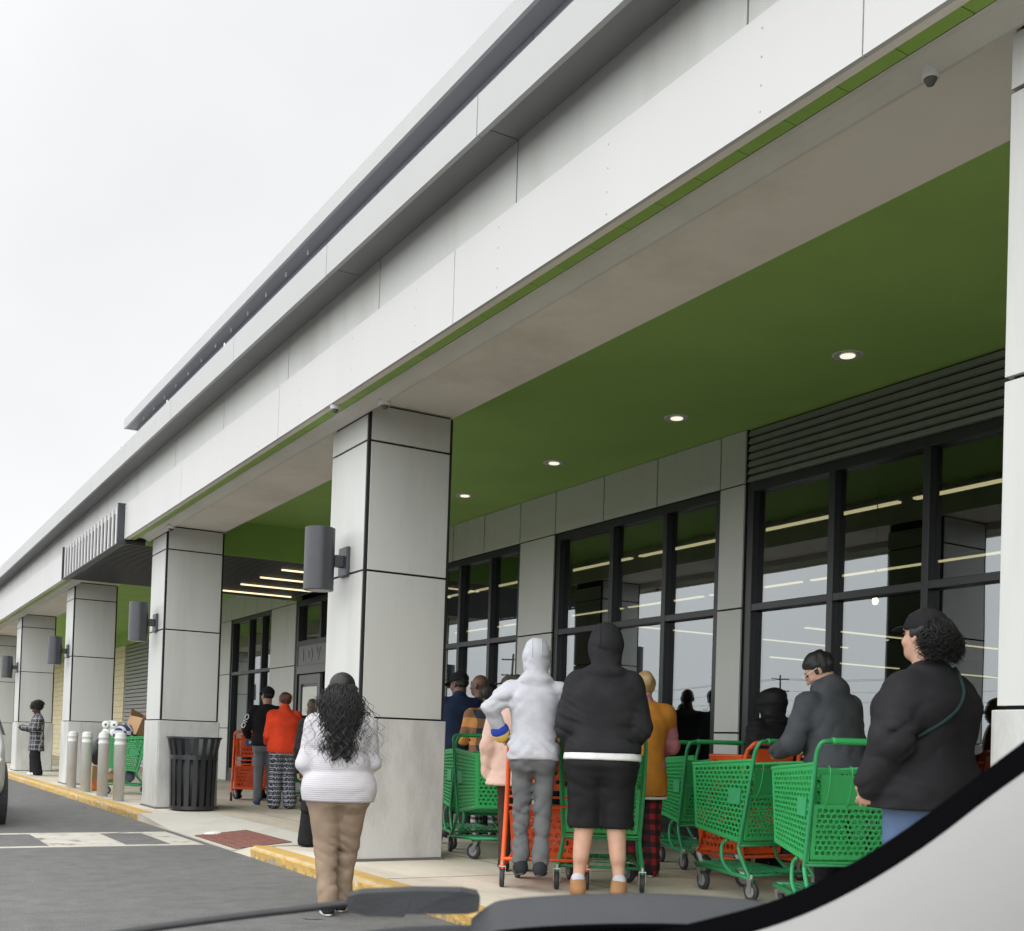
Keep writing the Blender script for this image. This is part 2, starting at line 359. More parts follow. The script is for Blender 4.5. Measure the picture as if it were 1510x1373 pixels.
# paler concrete of the kerb ramp
rm = MB(); ry = [10.46+.1*i for i in range(0, 48)]; rx = [3.365, 3.55, 3.8, 4.05, 4.34]
rm.add([(x, y, walk_h(x, y)+.004) for y in ry for x in rx], [(j*5+i, j*5+i+1, j*5+i+6, j*5+i+5) for j in range(len(ry)-1) for i in range(4)])
rm.build('kerb_ramp', RAMPC, kind='structure')
pd = MB(); py = [11.1+.1*i for i in range(0, 16)]; px_ = [3.42, 3.7, 4.0]
pd.add([(x, y, walk_h(x, y)+.009) for y in py for x in px_], [(j*3+i, j*3+i+1, j*3+i+4, j*3+i+3) for j in range(len(py)-1) for i in range(2)])
pd.m = 1
for i in range(7): pd.tube([(3.42+.096*i, 11.1, walk_h(3.42+.096*i, 11.1)+.010), (3.42+.096*i, 12.6, walk_h(3.42+.096*i, 12.6)+.010)], .006, 5)
for i in range(16): pd.tube([(3.42, 11.1+.1*i, walk_h(3.42, 11.1+.1*i)+.010), (4.0, 11.1+.1*i, walk_h(4.0, 11.1+.1*i)+.010)], .006, 5)
pd.build('tactile_paving', [REDPAD, mat('tactile_groove', (.16, .08, .065, 1), .9)], kind='structure')
# kerb: one run each side of the ramp
rng = random.Random(4)
def kerb(y0, y1):
    n = int((y1-y0)/.07); k = MB(); prof = [(3.368, -.02), (3.366, .03), (3.362, .075), (3.372, .098), (3.40, .106), (3.55, .107), (3.55, .05)]; np_ = len(prof)
    for i in range(n+1):
        y = y0+(y1-y0)*i/n; ch = rng.random() < .12
        for a, (x, z) in enumerate(prof):
            dx = rng.uniform(-.004, .004) if a < 5 else 0
            if ch and a in (2, 3): dx += .012
            k.v.append((x+dx, y, z+(rng.uniform(-.003, .003) if 2 < a < 5 else 0)))
    for i in range(n):
        for a in range(np_-1): k.f.append([i*np_+a, (i+1)*np_+a, (i+1)*np_+a+1, i*np_+a+1]); k.mi.append(0)
    k.f.append(list(range(np_))); k.mi.append(0); k.f.append([n*np_+a for a in range(np_)][::-1]); k.mi.append(0)
    return k.build('kerb', KERB, kind='structure')
for a, b in ((-9, -2.2), (-2.185, 2.6), (2.615, 5.6), (5.615, 8.35), (8.365, 10.45), (15.2, 17.9), (17.915, 21), (21.015, 24), (24.015, 28), (28.015, 75)): kerb(a, b)
cw = MB()
for y0, y1 in ((11.72, 11.84), (13.22, 13.36)): cw.box(-9, 3.28, y0, y1, .001, .005)
for x1 in (3.28, 2.52, 1.08, -.36, -1.8, -3.2, -4.6): cw.box(x1-(.3 if x1 == 3.28 else .72), x1, 11.85, 13.21, .001, .005)
cw.build('crosswalk_marking', PAINTW, kind='structure')

# ------------------------------------------------------------------ the shop building
SHOP = empty('shop_building', (7.8, 20, 0), label='long low shop with white and grey panels, green ceiling and big dark windows', cat='shop')
INV = Matrix.Translation(SHOP.location).inverted()
def part(mb, name, mats, parent=None, smooth=False, bevel=0, **k):
    o = mb.build(name, mats, parent or SHOP, smooth, bevel, **k)
    if parent is None: o.matrix_parent_inverse = INV
    return o
YN, YF = -9, 75
def joints(a, step, lo, hi):
    k0 = math.floor((lo-a)/step); return [a+step*k for k in range(k0, math.ceil((hi-a)/step)+1) if lo < a+step*k < hi]
def runs(js, lo, hi, gap=.006):
    e = [lo]+sorted(js)+[hi]; return [(e[i]+gap, e[i+1]-gap) for i in range(len(e)-1)]
f = MB()
for lo, hi in ((YN, 17.03), (21.86, YF)):
    for a, b in runs(joints(3.2, 3.55, lo, hi), lo, hi, .004): f.box(3.43, 3.455, a, b, 3.95, 4.45)
f.m = 1
for lo, hi in ((YN, 17.03), (21.86, YF)): f.box(3.456, 3.497, lo, hi, 3.955, 4.44)
f.m = 2
for k in range(0, 60):
    y = 3.2-1.775+1.1833*k
    if y > 40 or 16.9 < y < 22: continue
    e = abs(((y-3.2)/3.55) % 1)
    for z in (4.0, 4.12, 4.25, 4.38):
        for d in ((-.07, .07) if (e < .02 or e > .98) else (0,)): f.lathe([(.005, 3.428), (.005, 3.432)], (0, y+d, z), 6, 'x')
part(f, 'fascia', [FASCIA, DARKGAP, mat('rivet_grey', (.38, .38, .37, 1), .5)])
p = MB()
for a, b in runs(joints(16.57, -2.1 if 0 else 2.1, YN, YF), YN, YF, .007): p.box(3.50, 3.53, a, b, 4.40, 4.915)
p.m = 1; p.box(3.535, 3.7, YN, YF, 4.3, 4.95)
part(p, 'parapet', [PANEL, DARKGAP])
c = MB()
for a, b in runs(joints(16.06, 2.5, YN, YF), YN, YF, .005):
    c.m = 0; c.box(3.20, 3.235, a, b, 4.845, 5.10); c.m = 2; c.box(3.245, 3.498, a, b, 4.912, 4.93)
    c.m = 0; c.box(3.236, 3.75, a, b, 5.08, 5.098)
c.m = 1; c.box(3.2365, 3.244, YN, YF, 4.86, 5.07); c.box(3.245, 3.499, YN, YF, 4.935, 5.05)
part(c, 'cornice', [CORN, DARKGAP, mat('cornice_underside', (.26, .26, .265, 1), .5, .05, 1.5)])
u = MB()
for a, b in runs(joints(16.3, 2.5, YN, 17.83), YN, 17.83, .005): u.box(3.72, 3.75, a, b, 5.09, 5.80)
u.m = 1; u.box(3.755, 12, YN, 17.82, 5.06, 5.79)
part(u, 'upper_parapet', [BLUEWALL, CORN])
u = MB()
u.m = 0; u.box(3.55, 3.58, YN, 17.97, 5.79, 5.935); u.box(3.581, 13, YN, 17.97, 5.86, 5.93); u.m = 1; u.box(3.581, 3.719, YN, 17.96, 5.80, 5.82); u.m = 0; u.box(3.58, 3.75, 17.94, 17.969, 5.795, 5.859)
u.m = 2
for k in range(12): u.tube([(3.66, 10.3+.62*k, 5.80), (3.66, 10.3+.62*k, 5.755)], [.012, .006], 6)
part(u, 'upper_cornice', [CORN, MATS['cornice_underside'], WHITEP])
for y in (16.7, 14.0, 11.6):
    r = MB(); r.tube([(3.3, y+.2, 5.10), (3.3, y+.2, 5.16), (3.26, y, 5.13), (3.3, y-.2, 5.16), (3.3, y-.2, 5.10)], .008, 6); r.tube([(3.26, y, 5.05), (3.26, y, 5.2)], .008, 6)
    part(r, 'stay_rod', CHROME)
# soffit: strip, green tiles, gutter with a raised rib, beam
s = MB(); s.m = 0; s.box(3.457, 3.502, YN, 17.03, 3.951, 3.954); s.box(3.457, 3.502, 21.86, YF, 3.951, 3.954)
s.m = 1
for lo, hi in ((YN, 17.03), (21.86, YF)):
    for a, b in runs(joints(0, .31, lo, min(hi, 40)), lo, hi, .0025): s.box(3.505, 3.582, a, b, 3.953, 3.975)
s.m = 2; s.box(3.5, 3.6, YN, YF, 3.98, 4.2)
s.m = 3
prof = [(3.585, 3.952), (3.62, 3.985), (3.67, 3.995), (3.72, 3.985), (3.755, 3.962), (3.775, 3.952), (3.795, 3.953), (3.81, 3.97), (3.82, 4.05)]
for lo, hi in ((YN, 17.03), (21.86, YF)):
    s.add([(x, y, z) for y in (lo, hi) for x, z in prof], [(i, i+1, len(prof)+i+1, len(prof)+i) for i in range(len(prof)-1)])
s.m = 0
for lo, hi in ((YN, 17.03), (21.86, YF)): s.box(3.821, 4.62, lo, hi, 4.05, 4.417)
part(s, 'beam', [SOFFIT, mat('green_soffit_tile', (.28, .46, .09, 1), .6, .06), DARKGAP, mat('gutter_plaster', (.66, .65, .60, 1), .6, .08, 2)])
s = MB()
s.box(4.55, 7.9, YN, 17.04, 4.42, 4.46); s.box(4.55, 7.9, 21.88, YF, 4.421, 4.46); s.box(3.75, 7.9, 17.045, 17.10, 3.90, 4.45)
s.box(3.75, 7.9, 21.82, 21.875, 3.90, 4.45)
part(s, 'ceiling', GREEN)
s = MB(); s.box(3.75, 12, YN, YF, 4.47, 4.49); s.box(3.76, 30, 17.9, YF, 4.955, 5.05)
part(s, 'roof', CORN)
# pillars
PIL = [1.965, 9.0, 16.03, 23.3, 30.75, 38.2, 45.6, 53]
for y0 in PIL:
    y1 = y0+.82; q = MB(); q.m = 1; q.box(3.824, 4.596, y0+.024, y1-.024, .1, 4.046)
    for cx_ in ((3.805, 3.831), (4.589, 4.615)):
        for cy_ in ((y0+.005, y0+.031),): q.box(*cx_, *cy_, 1.333, 4.03)
    q.m = 0
    for z0, z1 in ((1.342, 2.589), (2.607, 3.711), (3.729, 3.945)):
        for (a, b, c_, d) in ((3.80, 3.823, y0+.032, y1-.001), (4.597, 4.62, y0+.032, y1-.001)): q.box(a, b, c_, d, z0, z1)
        zt = z1 if z1 < 3.9 else 4.03
        for (a, b, c_, d) in ((3.832, 4.588, y0, y0+.023), (3.8235, 4.5965, y1-.0225, y1)): q.box(a, b, c_, d, z0, zt)
    o = part(q, 'pillar', [PANEL, DARKGAP], bevel=.002)
    b = MB(); b.box(3.78, 3.813, y0-.0, y1+.0, .12, 1.326); b.box(4.607, 4.64, y0, y1, .12, 1.326)
    b.box(3.795, 4.625, y0-.02, y0+.012, .12, 1.326); b.box(3.795, 4.625, y1-.012, y1+.02, .12, 1.326)
    b.m = 1; b.box(3.765, 4.655, y0-.035, y1+.035, .098, .119)
    b.build('plinth', [PLINTH, mat('plinth_base_dark', (.12, .12, .115, 1), .8)], o, bevel=.004)
# shop wall
XW = 7.8
def wallcol(y0, y1, parent=None):
    w = MB()
    for z0, z1 in ((.11, 1.323), (1.341, 2.591), (2.609, 3.857)): w.box(XW, XW+.02, y0+.009, y1-.009, z0, z1)
    w.m = 1; w.box(XW+.021, XW+.3, y0, y1, .1, 3.868)
    return part(w, 'wall_panel', [PANEL, DARKGAP], bevel=.002)
def header(lo, hi, js):
    w = MB()
    for a, b in runs(js, lo, hi, .010): w.box(XW, XW+.02, a, b, 3.872, 4.412)
    w.m = 1; w.box(XW+.021, XW+.3, lo, hi, 3.869, 4.419)
    return part(w, 'header_panel', [PANEL, DARKGAP])
header(8.69, 17.04, [9.07, 10.14, 11.18, 12.25, 13.13, 14.13, 15.09, 16.1]); header(21.88, 29.98, [22.4, 23.4, 24.37, 25.3, 26.3, 27.3, 28.3])
for a, b in ((8.69, 9.07), (12.26, 13.12), (16.3, 17.0), (21.87, 23.39), (26.3, 27.2), (29.5, 30.0), (-9, 1.6)): wallcol(a, b)
def window(y0, y1, mull, z0=.3, z1=3.865, trans=2.6):
    w = MB(); X0, X1 = XW+.03, XW+.16
    w.box(X0, X1, y0, y0+.09, z0, z1); w.box(X0, X1, y1-.09, y1, z0, z1)
    w.box(X0, X1, y0+.091, y1-.091, z1-.09, z1); w.box(X0, X1, y0+.091, y1-.091, z0, z0+.1)
    ed = [y0+.09]+sorted(mull)+[y1-.09]
    for m_ in mull: w.box(X0+.003, X1, m_-.036, m_+.036, z0+.101, z1-.091)
    for i in range(len(ed)-1):
        a = ed[i]+(.037 if i else .001); b = ed[i+1]-(.037 if i < len(ed)-2 else .001)
        w.box(X0+.005, X1, a, b, trans-.036, trans+.036)
    w.box(XW+.02, XW+.3, y0, y1, .1, z0-.001)
    o = part(w, 'window', BLACKM, bevel=.004)
    g_ = MB(); g_.box(XW+.11, XW+.125, y0+.05, y1-.05, z0+.05, z1-.05)
    g_.build('pane', GLASS, o); return o
window(1.6, 8.68, [2.66, 3.73, 4.8, 5.43, 6.47, 7.54][0:1]+[3.73, 4.8, 5.6, 6.47, 7.54])
window(9.07, 12.26, [10.02, 11.04]); window(13.12, 16.3, [13.98, 14.9, 15.6]); window(23.39, 26.3, [24.1, 25.0]); window(27.2, 29.5, [27.9, 28.7])
l = MB(); l.box(XW+.05, XW+.3, YN, 8.68, 3.868, 4.418); l.m = 1
for k in range(7):
    z = 3.875+k*.078; l.hexa([(XW+.0, YN, z), (XW+.049, YN, z), (XW+.049, 8.66, z), (XW+.0, 8.66, z)], [(XW+.025, YN, z+.056), (XW+.049, YN, z+.056), (XW+.049, 8.66, z+.056), (XW+.025, 8.66, z+.056)])
part(l, 'louvre_band', [DARKGAP, mat('louvre_dark_metal', (.28, .29, .27, 1), .45, .1)])
# entrance
e = MB(); X0, X1 = XW+.02, XW+.16
e.box(X0, X1, 17.0, 17.12, .1, 3.9); e.box(X0, X1, 21.74, 21.86, .1, 3.9); e.box(X0, X1, 17.121, 21.739, 3.78, 3.9); e.box(X0, X1, 17.121, 21.739, 2.98, 3.08)
for y in (18.25, 19.4, 20.55): e.box(X0, X1, y-.045, y+.045, 3.081, 3.779)
e.m = 1; e.box(X0+.01, X1, 17.121, 21.739, 2.585, 2.979); e.box(X0-.01, X1, 17.121, 21.739, 2.42, 2.58)
ENT = part(e, 'entrance_frame', [BLACKM, GREYDOOR], bevel=.003)
MB().box(XW+.11, XW+.125, 17.1, 21.75, 3.06, 3.8).build('pane', GLASS, ENT)
for ch, y in (('I', 21.45), ('D', 21.05), ('V', 20.62)):
    cu = bpy.data.curves.new('letter', 'FONT'); cu.body = ch; cu.size = .36; cu.extrude = .004; cu.align_x = 'CENTER'
    t_ = bpy.data.objects.new('tmp', cu); COL.objects.link(t_); me = bpy.data.meshes.new_from_object(t_.evaluated_get(bpy.context.evaluated_depsgraph_get())); bpy.data.objects.remove(t_)
    me.materials.clear(); o = link('letter', me, mat('faded_lettering', (.30, .31, .32, 1), .5), ENT)
    o.matrix_local = Matrix(((0, 0, -1, XW+.022), (-1, 0, 0, y), (0, 1, 0, 2.66), (0, 0, 0, 1)))
def door(y0, y1, open_=False):
    d = MB(); X0, X1 = XW+.05, XW+.11
    d.box(X0, X1, y0, y0+.11, .11, 2.4); d.box(X0, X1, y1-.11, y1, .11, 2.4); d.box(X0, X1, y0+.111, y1-.111, 2.22, 2.4); d.box(X0, X1, y0+.111, y1-.111, .11, .38); d.box(X0, X1, y0+.111, y1-.111, 1.05, 1.15)
    o = part(d, 'door', GREYDOOR, bevel=.003)
    MB().box(X0+.03, X0+.04, y0+.1, y1-.1, .37, 2.23).build('pane', GLASS, o)
    return o
d1 = door(20.55, 21.70); door(17.2, 18.4)
MB().box(XW+.062, XW+.068, 20.72, 21.5, 1.2, 2.16).build('poster', mat('white_poster_paper', (.72, .74, .70, 1), .6, .06, 8), d1)
# entrance canopy box with slats
k = MB(); k.box(3.455, 3.75, 17.06, 21.85, 3.97, 4.45); k.box(3.751, 7.78, 17.11, 21.81, 3.97, 3.99)
k.m = 1
n = 36
for i in range(n):
    y = 17.15+(21.75-17.15)*i/(n-1); k.box(3.46, 7.46, y-.028, y+.028, 3.895, 3.945)
k.m = 1; k.box(3.33, 3.455, 17.035, 17.075, 3.88, 4.47); k.box(3.33, 3.455, 21.825, 21.86, 3.88, 4.47); k.box(3.34, 3.455, 17.076, 21.824, 3.88, 3.895); k.box(7.47, 7.52, 17.11, 21.81, 3.885, 3.965)
k.m = 2
for i in range(17):
    y = 17.25+(21.66-17.25)*i/16; k.box(3.35, 3.372, y-.045, y+.045, 3.9, 4.44)
part(k, 'entrance_canopy', [DARKGAP, SLATE, SILVER], bevel=.002)
# far end: shutter, cream block wall, green band over them
r = MB()
for i in range(32):
    z = .12+i*.12; r.hexa([(XW+.0, 30.1, z), (XW+.06, 30.1, z), (XW+.06, 37.85, z), (XW+.0, 37.85, z)], [(XW+.035, 30.1, z+.1), (XW+.06, 30.1, z+.1), (XW+.06, 37.85, z+.1), (XW+.035, 37.85, z+.1)])
r.m = 1; r.box(XW+.061, XW+.2, 30, 37.9, .1, 3.97)
part(r, 'roller_shutter', [mat('shutter_slat_grey', (.36, .36, .37, 1), .45, .08), DARKGAP])
MB_ = MB(); MB_.box(XW, XW+.3, 37.9, YF, .1, 3.965); part(MB_, 'block_wall', CREAM)
MB_ = MB(); MB_.box(XW-.01, XW+.3, 30.0, YF, 3.97, 4.42); part(MB_, 'green_header', GREEN)
# inside of the shop
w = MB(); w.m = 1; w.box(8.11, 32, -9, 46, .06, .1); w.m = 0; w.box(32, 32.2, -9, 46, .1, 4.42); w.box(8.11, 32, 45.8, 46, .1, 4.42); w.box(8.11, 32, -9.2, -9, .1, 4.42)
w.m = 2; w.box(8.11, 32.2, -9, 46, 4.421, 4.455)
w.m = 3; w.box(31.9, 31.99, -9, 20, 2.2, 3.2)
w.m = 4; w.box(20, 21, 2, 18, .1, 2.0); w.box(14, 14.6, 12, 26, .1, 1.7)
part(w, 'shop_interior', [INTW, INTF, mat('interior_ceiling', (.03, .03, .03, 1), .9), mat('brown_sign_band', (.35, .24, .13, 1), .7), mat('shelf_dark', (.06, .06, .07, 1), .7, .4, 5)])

# lights
def bar(name, label, grp, p0, p1, w_, m, cat='strip light'):
    p0 = Vector(p0); p1 = Vector(p1); c_ = (p0+p1)/2; d = p1-p0
    r = empty(name, c_, 0, label=label, cat=cat, group=grp); L_ = d.length/2
    if abs(d.y) > abs(d.x): r.rotation_euler.z = math.pi/2
    MB().box(-L_, L_, -w_*.7, w_*.7, .012, .05).build('housing', SLATE, r); MB().box(-L_+.01, L_-.01, -w_/2, w_/2, -.012, .011).build('diffuser', m, r)
for row, X in ((0, 10.1), (1, 13.6)):
    y = -1.3; ORD = iter('nearest second third fourth fifth sixth seventh eighth ninth tenth farthest'.split())
    while y < 25:
        bar('strip_light', '%s warm line light from the right in the shop row %s' % (next(ORD), 'close behind the windows' if row == 0 else 'deeper inside, seen lower'), 'linear ceiling lights in the shop', (X, y, 4.0), (X, y+2.3, 4.0), .07, LAMPW); y += 2.5
ORD = iter('highest near second third fourth fifth lowest'.replace('highest near', 'highest').split())
for (x0, x1, y, z) in ((15, 18, 20.5, 3.9), (18.3, 22, 20.5, 3.9), (16, 20, 16, 3.6), (20.5, 25, 16, 3.6), (17, 21, 18, 3.2), (22, 26, 18, 3.2)):
    bar('strip_light', '%s warm line light deep in the shop, among those running away from the windows' % next(ORD), 'linear ceiling lights in the shop', (x0, y, z), (x1, y, z), .07, LAMPW)
for i, y in enumerate((21.1, 20.0, 18.9, 17.8)):
    bar('canopy_light', ['glowing line light under the entrance canopy, nearest the farther pillar', 'second glowing line light under the entrance canopy counted from the farther pillar', 'third glowing line light under the entrance canopy counted from the farther pillar', 'glowing line light under the entrance canopy, partly behind the nearer wall lamp'][i], 'line lights under the entrance canopy', (6.07, y, 3.875), (7.42, y, 3.875), .05, LAMPC)
dl0 = None
for y, lb in ((13.22, 'small round ceiling downlight farthest away, just right of the big pillar'), (11.04, 'second round ceiling downlight from the big pillar'), (8.8, 'third round ceiling downlight from the big pillar'), (6.59, 'nearest and largest round ceiling downlight in the green ceiling')):
    if dl0 is None:
        dl0 = empty('downlight', (6.985, y, 4.42), label=lb, cat='downlight', group='downlights in the green ceiling')
        MB().lathe([(.105, -.002), (.125, -.004), (.125, .004), (.105, .004)], n=28, cap=False).build('trim_ring', WHITEP, dl0, True)
        MB().lathe([(.105, -.003), (.07, .0), (.068, -.006)][:2]+[(.02, .003)], n=24).build('reflector', mat('lamp_reflector', (.5, .5, .48, 1), .3), dl0)
        MB().lathe([(.062, -.006), (.06, -.012), (.03, -.018), (.002, -.02)], n=18).build('lamp', DLITE, dl0, True)
    else: copy_thing(dl0, (6.985, y, 4.42), 0, lb)
wl0 = None
for y0, lb in ((9.0, 'dark cylinder wall lamp on the nearest big pillar'), (16.03, 'dark cylinder wall lamp on the pillar behind the trash can'), (23.3, 'dark cylinder wall lamp on the pillar by the bollards'), (30.75, 'dark cylinder wall lamp on the pillar beside the person in the plaid coat'), (38.2, 'dark cylinder wall lamp on the farthest pillar at the left edge'), (1.965, 'dark cylinder wall lamp on the pillar at the right edge, out of view')):
    loc = (3.8, y0+.41, 2.71)
    if y0 < 5: continue
    if wl0 is None:
        wl0 = empty('wall_lamp', loc, label=lb, cat='wall lamp', group='cylinder wall lamps on the pillars')
        MB().lathe([(.125, -.275), (.132, -.272), (.132, .272), (.125, .275)], (-.25, 0, 0), 32).build('lamp_cylinder', SLATE, wl0, True)
        MB().lathe([(.10, -.277), (.10, -.2755)], (-.25, 0, 0), 24).build('lamp_lens', mat('frosted_lens', (.5, .5, .48, 1), .4), wl0)
        MB().box(-.12, -.035, -.045, .045, -.05, .05).build('arm', SLATE, wl0, bevel=.006)
        MB().box(-.034, -.001, -.10, .10, -.13, .13).build('back_plate', SLATE, wl0, bevel=.008)
        wl0.data
    else: copy_thing(wl0, loc, 0, lb)
for m_ in ('lamp_cylinder',):
    for o in bpy.data.objects:
        if o.name.startswith(m_): 
            md = o.modifiers.new('edge', 'EDGE_SPLIT'); md.split_angle = rad(50)
def sensor(loc, r, h, lb):
    o = empty('security_camera', loc, label=lb, cat='camera')
    MB().lathe([(r*1.06, 0), (r*1.06, -.012), (r, -.014), (r, -h), (r*.9, -h-.004)], n=24).build('housing', WHITEP, o, True)
    MB().lathe([(r*.8, -h-.003), (r*.7, -h-.012), (r*.4, -h-.03), (.002, -h-.035)], n=18).build('dome', mat('camera_dome', (.10, .10, .10, 1), .1), o, True)
sensor((3.765, 3.14, 3.99), .036, .05, 'grey round security camera under the beam near the right edge')
sensor((3.79, 8.66, 3.97), .05, .04, 'small white security camera under the beam above the nearest big pillar')
sensor((3.48, 8.98, 3.95), .04, .03, 'tiny sensor under the white fascia left of the nearest big pillar')
sensor((3.75, 15.6, 3.97), .05, .04, 'small white security camera above the pillar behind the trash can')

# ------------------------------------------------------------------ street furniture
BOLM = mat('bollard_grey_paint', (.60, .61, .59, 1), .55, .06, 4, .05, dirt=((.45, .45, .44, 1), .6, .85, .3), dscale=5)
b0 = None
for x, y, lb in ((3.64, 17.75, 'grey bollard nearest to the trash can, rightmost of the four'), (3.65, 19.05, 'grey bollard second nearest to the trash can'), (3.65, 20.5, 'grey bollard third from the trash can, before the black bags of the loaded cart'), (3.66, 21.95, 'grey bollard farthest from the trash can, leftmost of the four')):
    if b0 is None:
        b0 = empty('bollard', (x, y, .1), label=lb, cat='bollard', group='grey bollards along the yellow kerb')
        MB().lathe([(.083, 0), (.083, .84), (.089, .845), (.089, .875), (.083, .88), (.083, .93), (.089, .935), (.089, .965), (.083, .97), (.083, 1.0), (.075, 1.02), (.05, 1.035), (.002, 1.04)], n=28).build('post', BOLM, b0, True)
        MB().lathe([(.11, 0), (.11, .004), (.084, .008)], n=24).build('collar', PLINTH, b0)
    else: copy_thing(b0, (x, y, .1), 0, lb)
tc_ = empty('trash_can', (4.19, 15.66, .1), label='tall black slatted metal trash can with a flared rim', cat='trash can')
CANM = mat('trash_can_black_metal', (.022, .024, .027, 1), .4, .15, 5, .05)
t = MB(); ns_ = 18
for i in range(ns_):
    a = 2*math.pi*i/ns_; wv = .032
    def P(r, z, s_): return (r*math.cos(a)-s_*wv*math.sin(a), r*math.sin(a)+s_*wv*math.cos(a), z)
    pr = [(.285, .03), (.30, .5), (.305, .74), (.312, .80), (.35, 1.0)]
    for (ra, za), (rb, zb) in zip(pr, pr[1:]):
        t.hexa([P(ra, za, -1), P(ra+.008, za, -1), P(ra+.008, za, 1), P(ra, za, 1)], [P(rb, zb, -1), P(rb+.008, zb, -1), P(rb+.008, zb, 1), P(rb, zb, 1)])
t.build('slats', CANM, tc_)
for r_, z0, z1 in ((.29, .02, .07), (.308, .70, .76), (.362, .985, 1.01)): MB().lathe([(r_-.012, z0), (r_+.012, z0), (r_+.012, z1), (r_-.012, z1), (r_-.012, z0)], n=36, cap=False).build('hoop', CANM, tc_)
MB().lathe([(.262, .03), (.285, .74), (.27, .74), (.25, .06)], n=30).build('liner', mat('liner_black', (.012, .012, .013, 1), .6), tc_, True)
# ------------------------------------------------------------------ shopping carts
def lattice(mb, c, nu, nv, t=.008, hole=.72, stag=True, rim=.02):
    """Moulded panel with staggered oval holes between four corners (bl, br, tr, tl), with a solid rim."""
    c = [Vector(q) for q in c]
    def at(u, v): return (c[0]*(1-u)+c[1]*u)*(1-v)+(c[3]*(1-u)+c[2]*u)*v
    nrm = (c[1]-c[0]).cross(c[3]-c[0]).normalized()*(t/2)
    vs = []; fs = []
    O8 = [(math.cos(k*math.pi/4), math.sin(k*math.pi/4)) for k in range(8)]
    B8 = [(1, 0), (1, 1), (0, 1), (-1, 1), (-1, 0), (-1, -1), (0, -1), (1, -1)]
    mu = rim/(c[1]-c[0]).length; mv = rim/(c[3]-c[0]).length
    for j in range(nv):
        off = .5 if (stag and j % 2) else 0
        for i in range(nu+(1 if off else 0)):
            u0 = (i-off)/nu; u1 = (i+1-off)/nu; u0 = max(u0, 0); u1 = min(u1, 1)
            v0 = j/nv; v1 = (j+1)/nv
            u0, u1 = mu+u0*(1-2*mu), mu+u1*(1-2*mu); v0, v1 = mv+v0*(1-2*mv), mv+v1*(1-2*mv)
            uc, vc, du, dv = (u0+u1)/2, (v0+v1)/2, (u1-u0)/2, (v1-v0)/2
            b = len(vs)
            for s in (1, -1):
                for k in range(8): vs.append(at(uc+B8[k][0]*du, vc+B8[k][1]*dv)+nrm*s)
                for k in range(8): vs.append(at(uc+O8[k][0]*du*hole, vc+O8[k][1]*dv*hole*.95)+nrm*s)
            for k in range(8):
                n = (k+1) % 8
                fs.append((b+k, b+n, b+8+n, b+8+k)); fs.append((b+16+n, b+16+k, b+24+k, b+24+n)); fs.append((b+8+k, b+8+n, b+24+n, b+24+k))
    mb.add(vs, fs)
    def strip(u0, u1, v0, v1):
        q = [at(u0, v0), at(u1, v0), at(u1, v1), at(u0, v1)]; n2 = nrm*1.5
        mb.hexa([p-n2 for p in q], [p+n2 for p in q])
    strip(0, 1, 0, mv); strip(0, 1, 1-mv, 1); strip(0, mu, mv, 1-mv); strip(1-mu, 1, mv, 1-mv)
def curve(pts, n=6):
    """Catmull-Rom through points, so bent tubes look bent rather than kinked."""
    P = [Vector(p) for p in pts]; out = []
    for i in range(len(P)-1):
        a = P[max(i-1, 0)]; b, c = P[i], P[i+1]; d = P[min(i+2, len(P)-1)]
        for k in range(n):
            t = k/n; out.append(.5*((2*b)+(c-a)*t+(2*a-5*b+4*c-d)*t*t+(3*b-a-3*c+d)*t**3))
    return out+[P[-1]]
def caster(parent, x, y, r, steer, front):
    w = MB(); w.lathe([(r*.3, -.016), (r*.85, -.016), (r, -.010), (r, .010), (r*.85, .016), (r*.3, .016)], (0, 0, 0), 20, 'x')
    w.m = 1; w.lathe([(.001, -.018), (r*.62, -.0165), (r*.62, .0165), (.001, .018)], (0, 0, 0), 16, 'x')
    o = w.build('wheel', [RUBBER, mat('wheel_hub_grey', (.22, .22, .22, 1), .5)], parent, False); o.location = (x, y, r); o.rotation_euler.z = steer
    f = MB(); tr = .035 if front else .0
    for s in (-1, 1): f.hexa([(s*.022-.002, -.014, -.004), (s*.022+.002, -.014, -.004), (s*.022+.002, .014, -.004), (s*.022-.002, .014, -.004)], [(s*.022-.002, tr-.02, r+.014), (s*.022+.002, tr-.02, r+.014), (s*.022+.002, tr+.02, r+.014), (s*.022-.002, tr+.02, r+.014)])
    f.box(-.024, .024, tr-.02, tr+.02, r+.013, r+.02); f.lathe([(.012, r+.02), (.012, r+.045)], (0, tr, 0), 10)
    f.build('fork', CHROME, o)
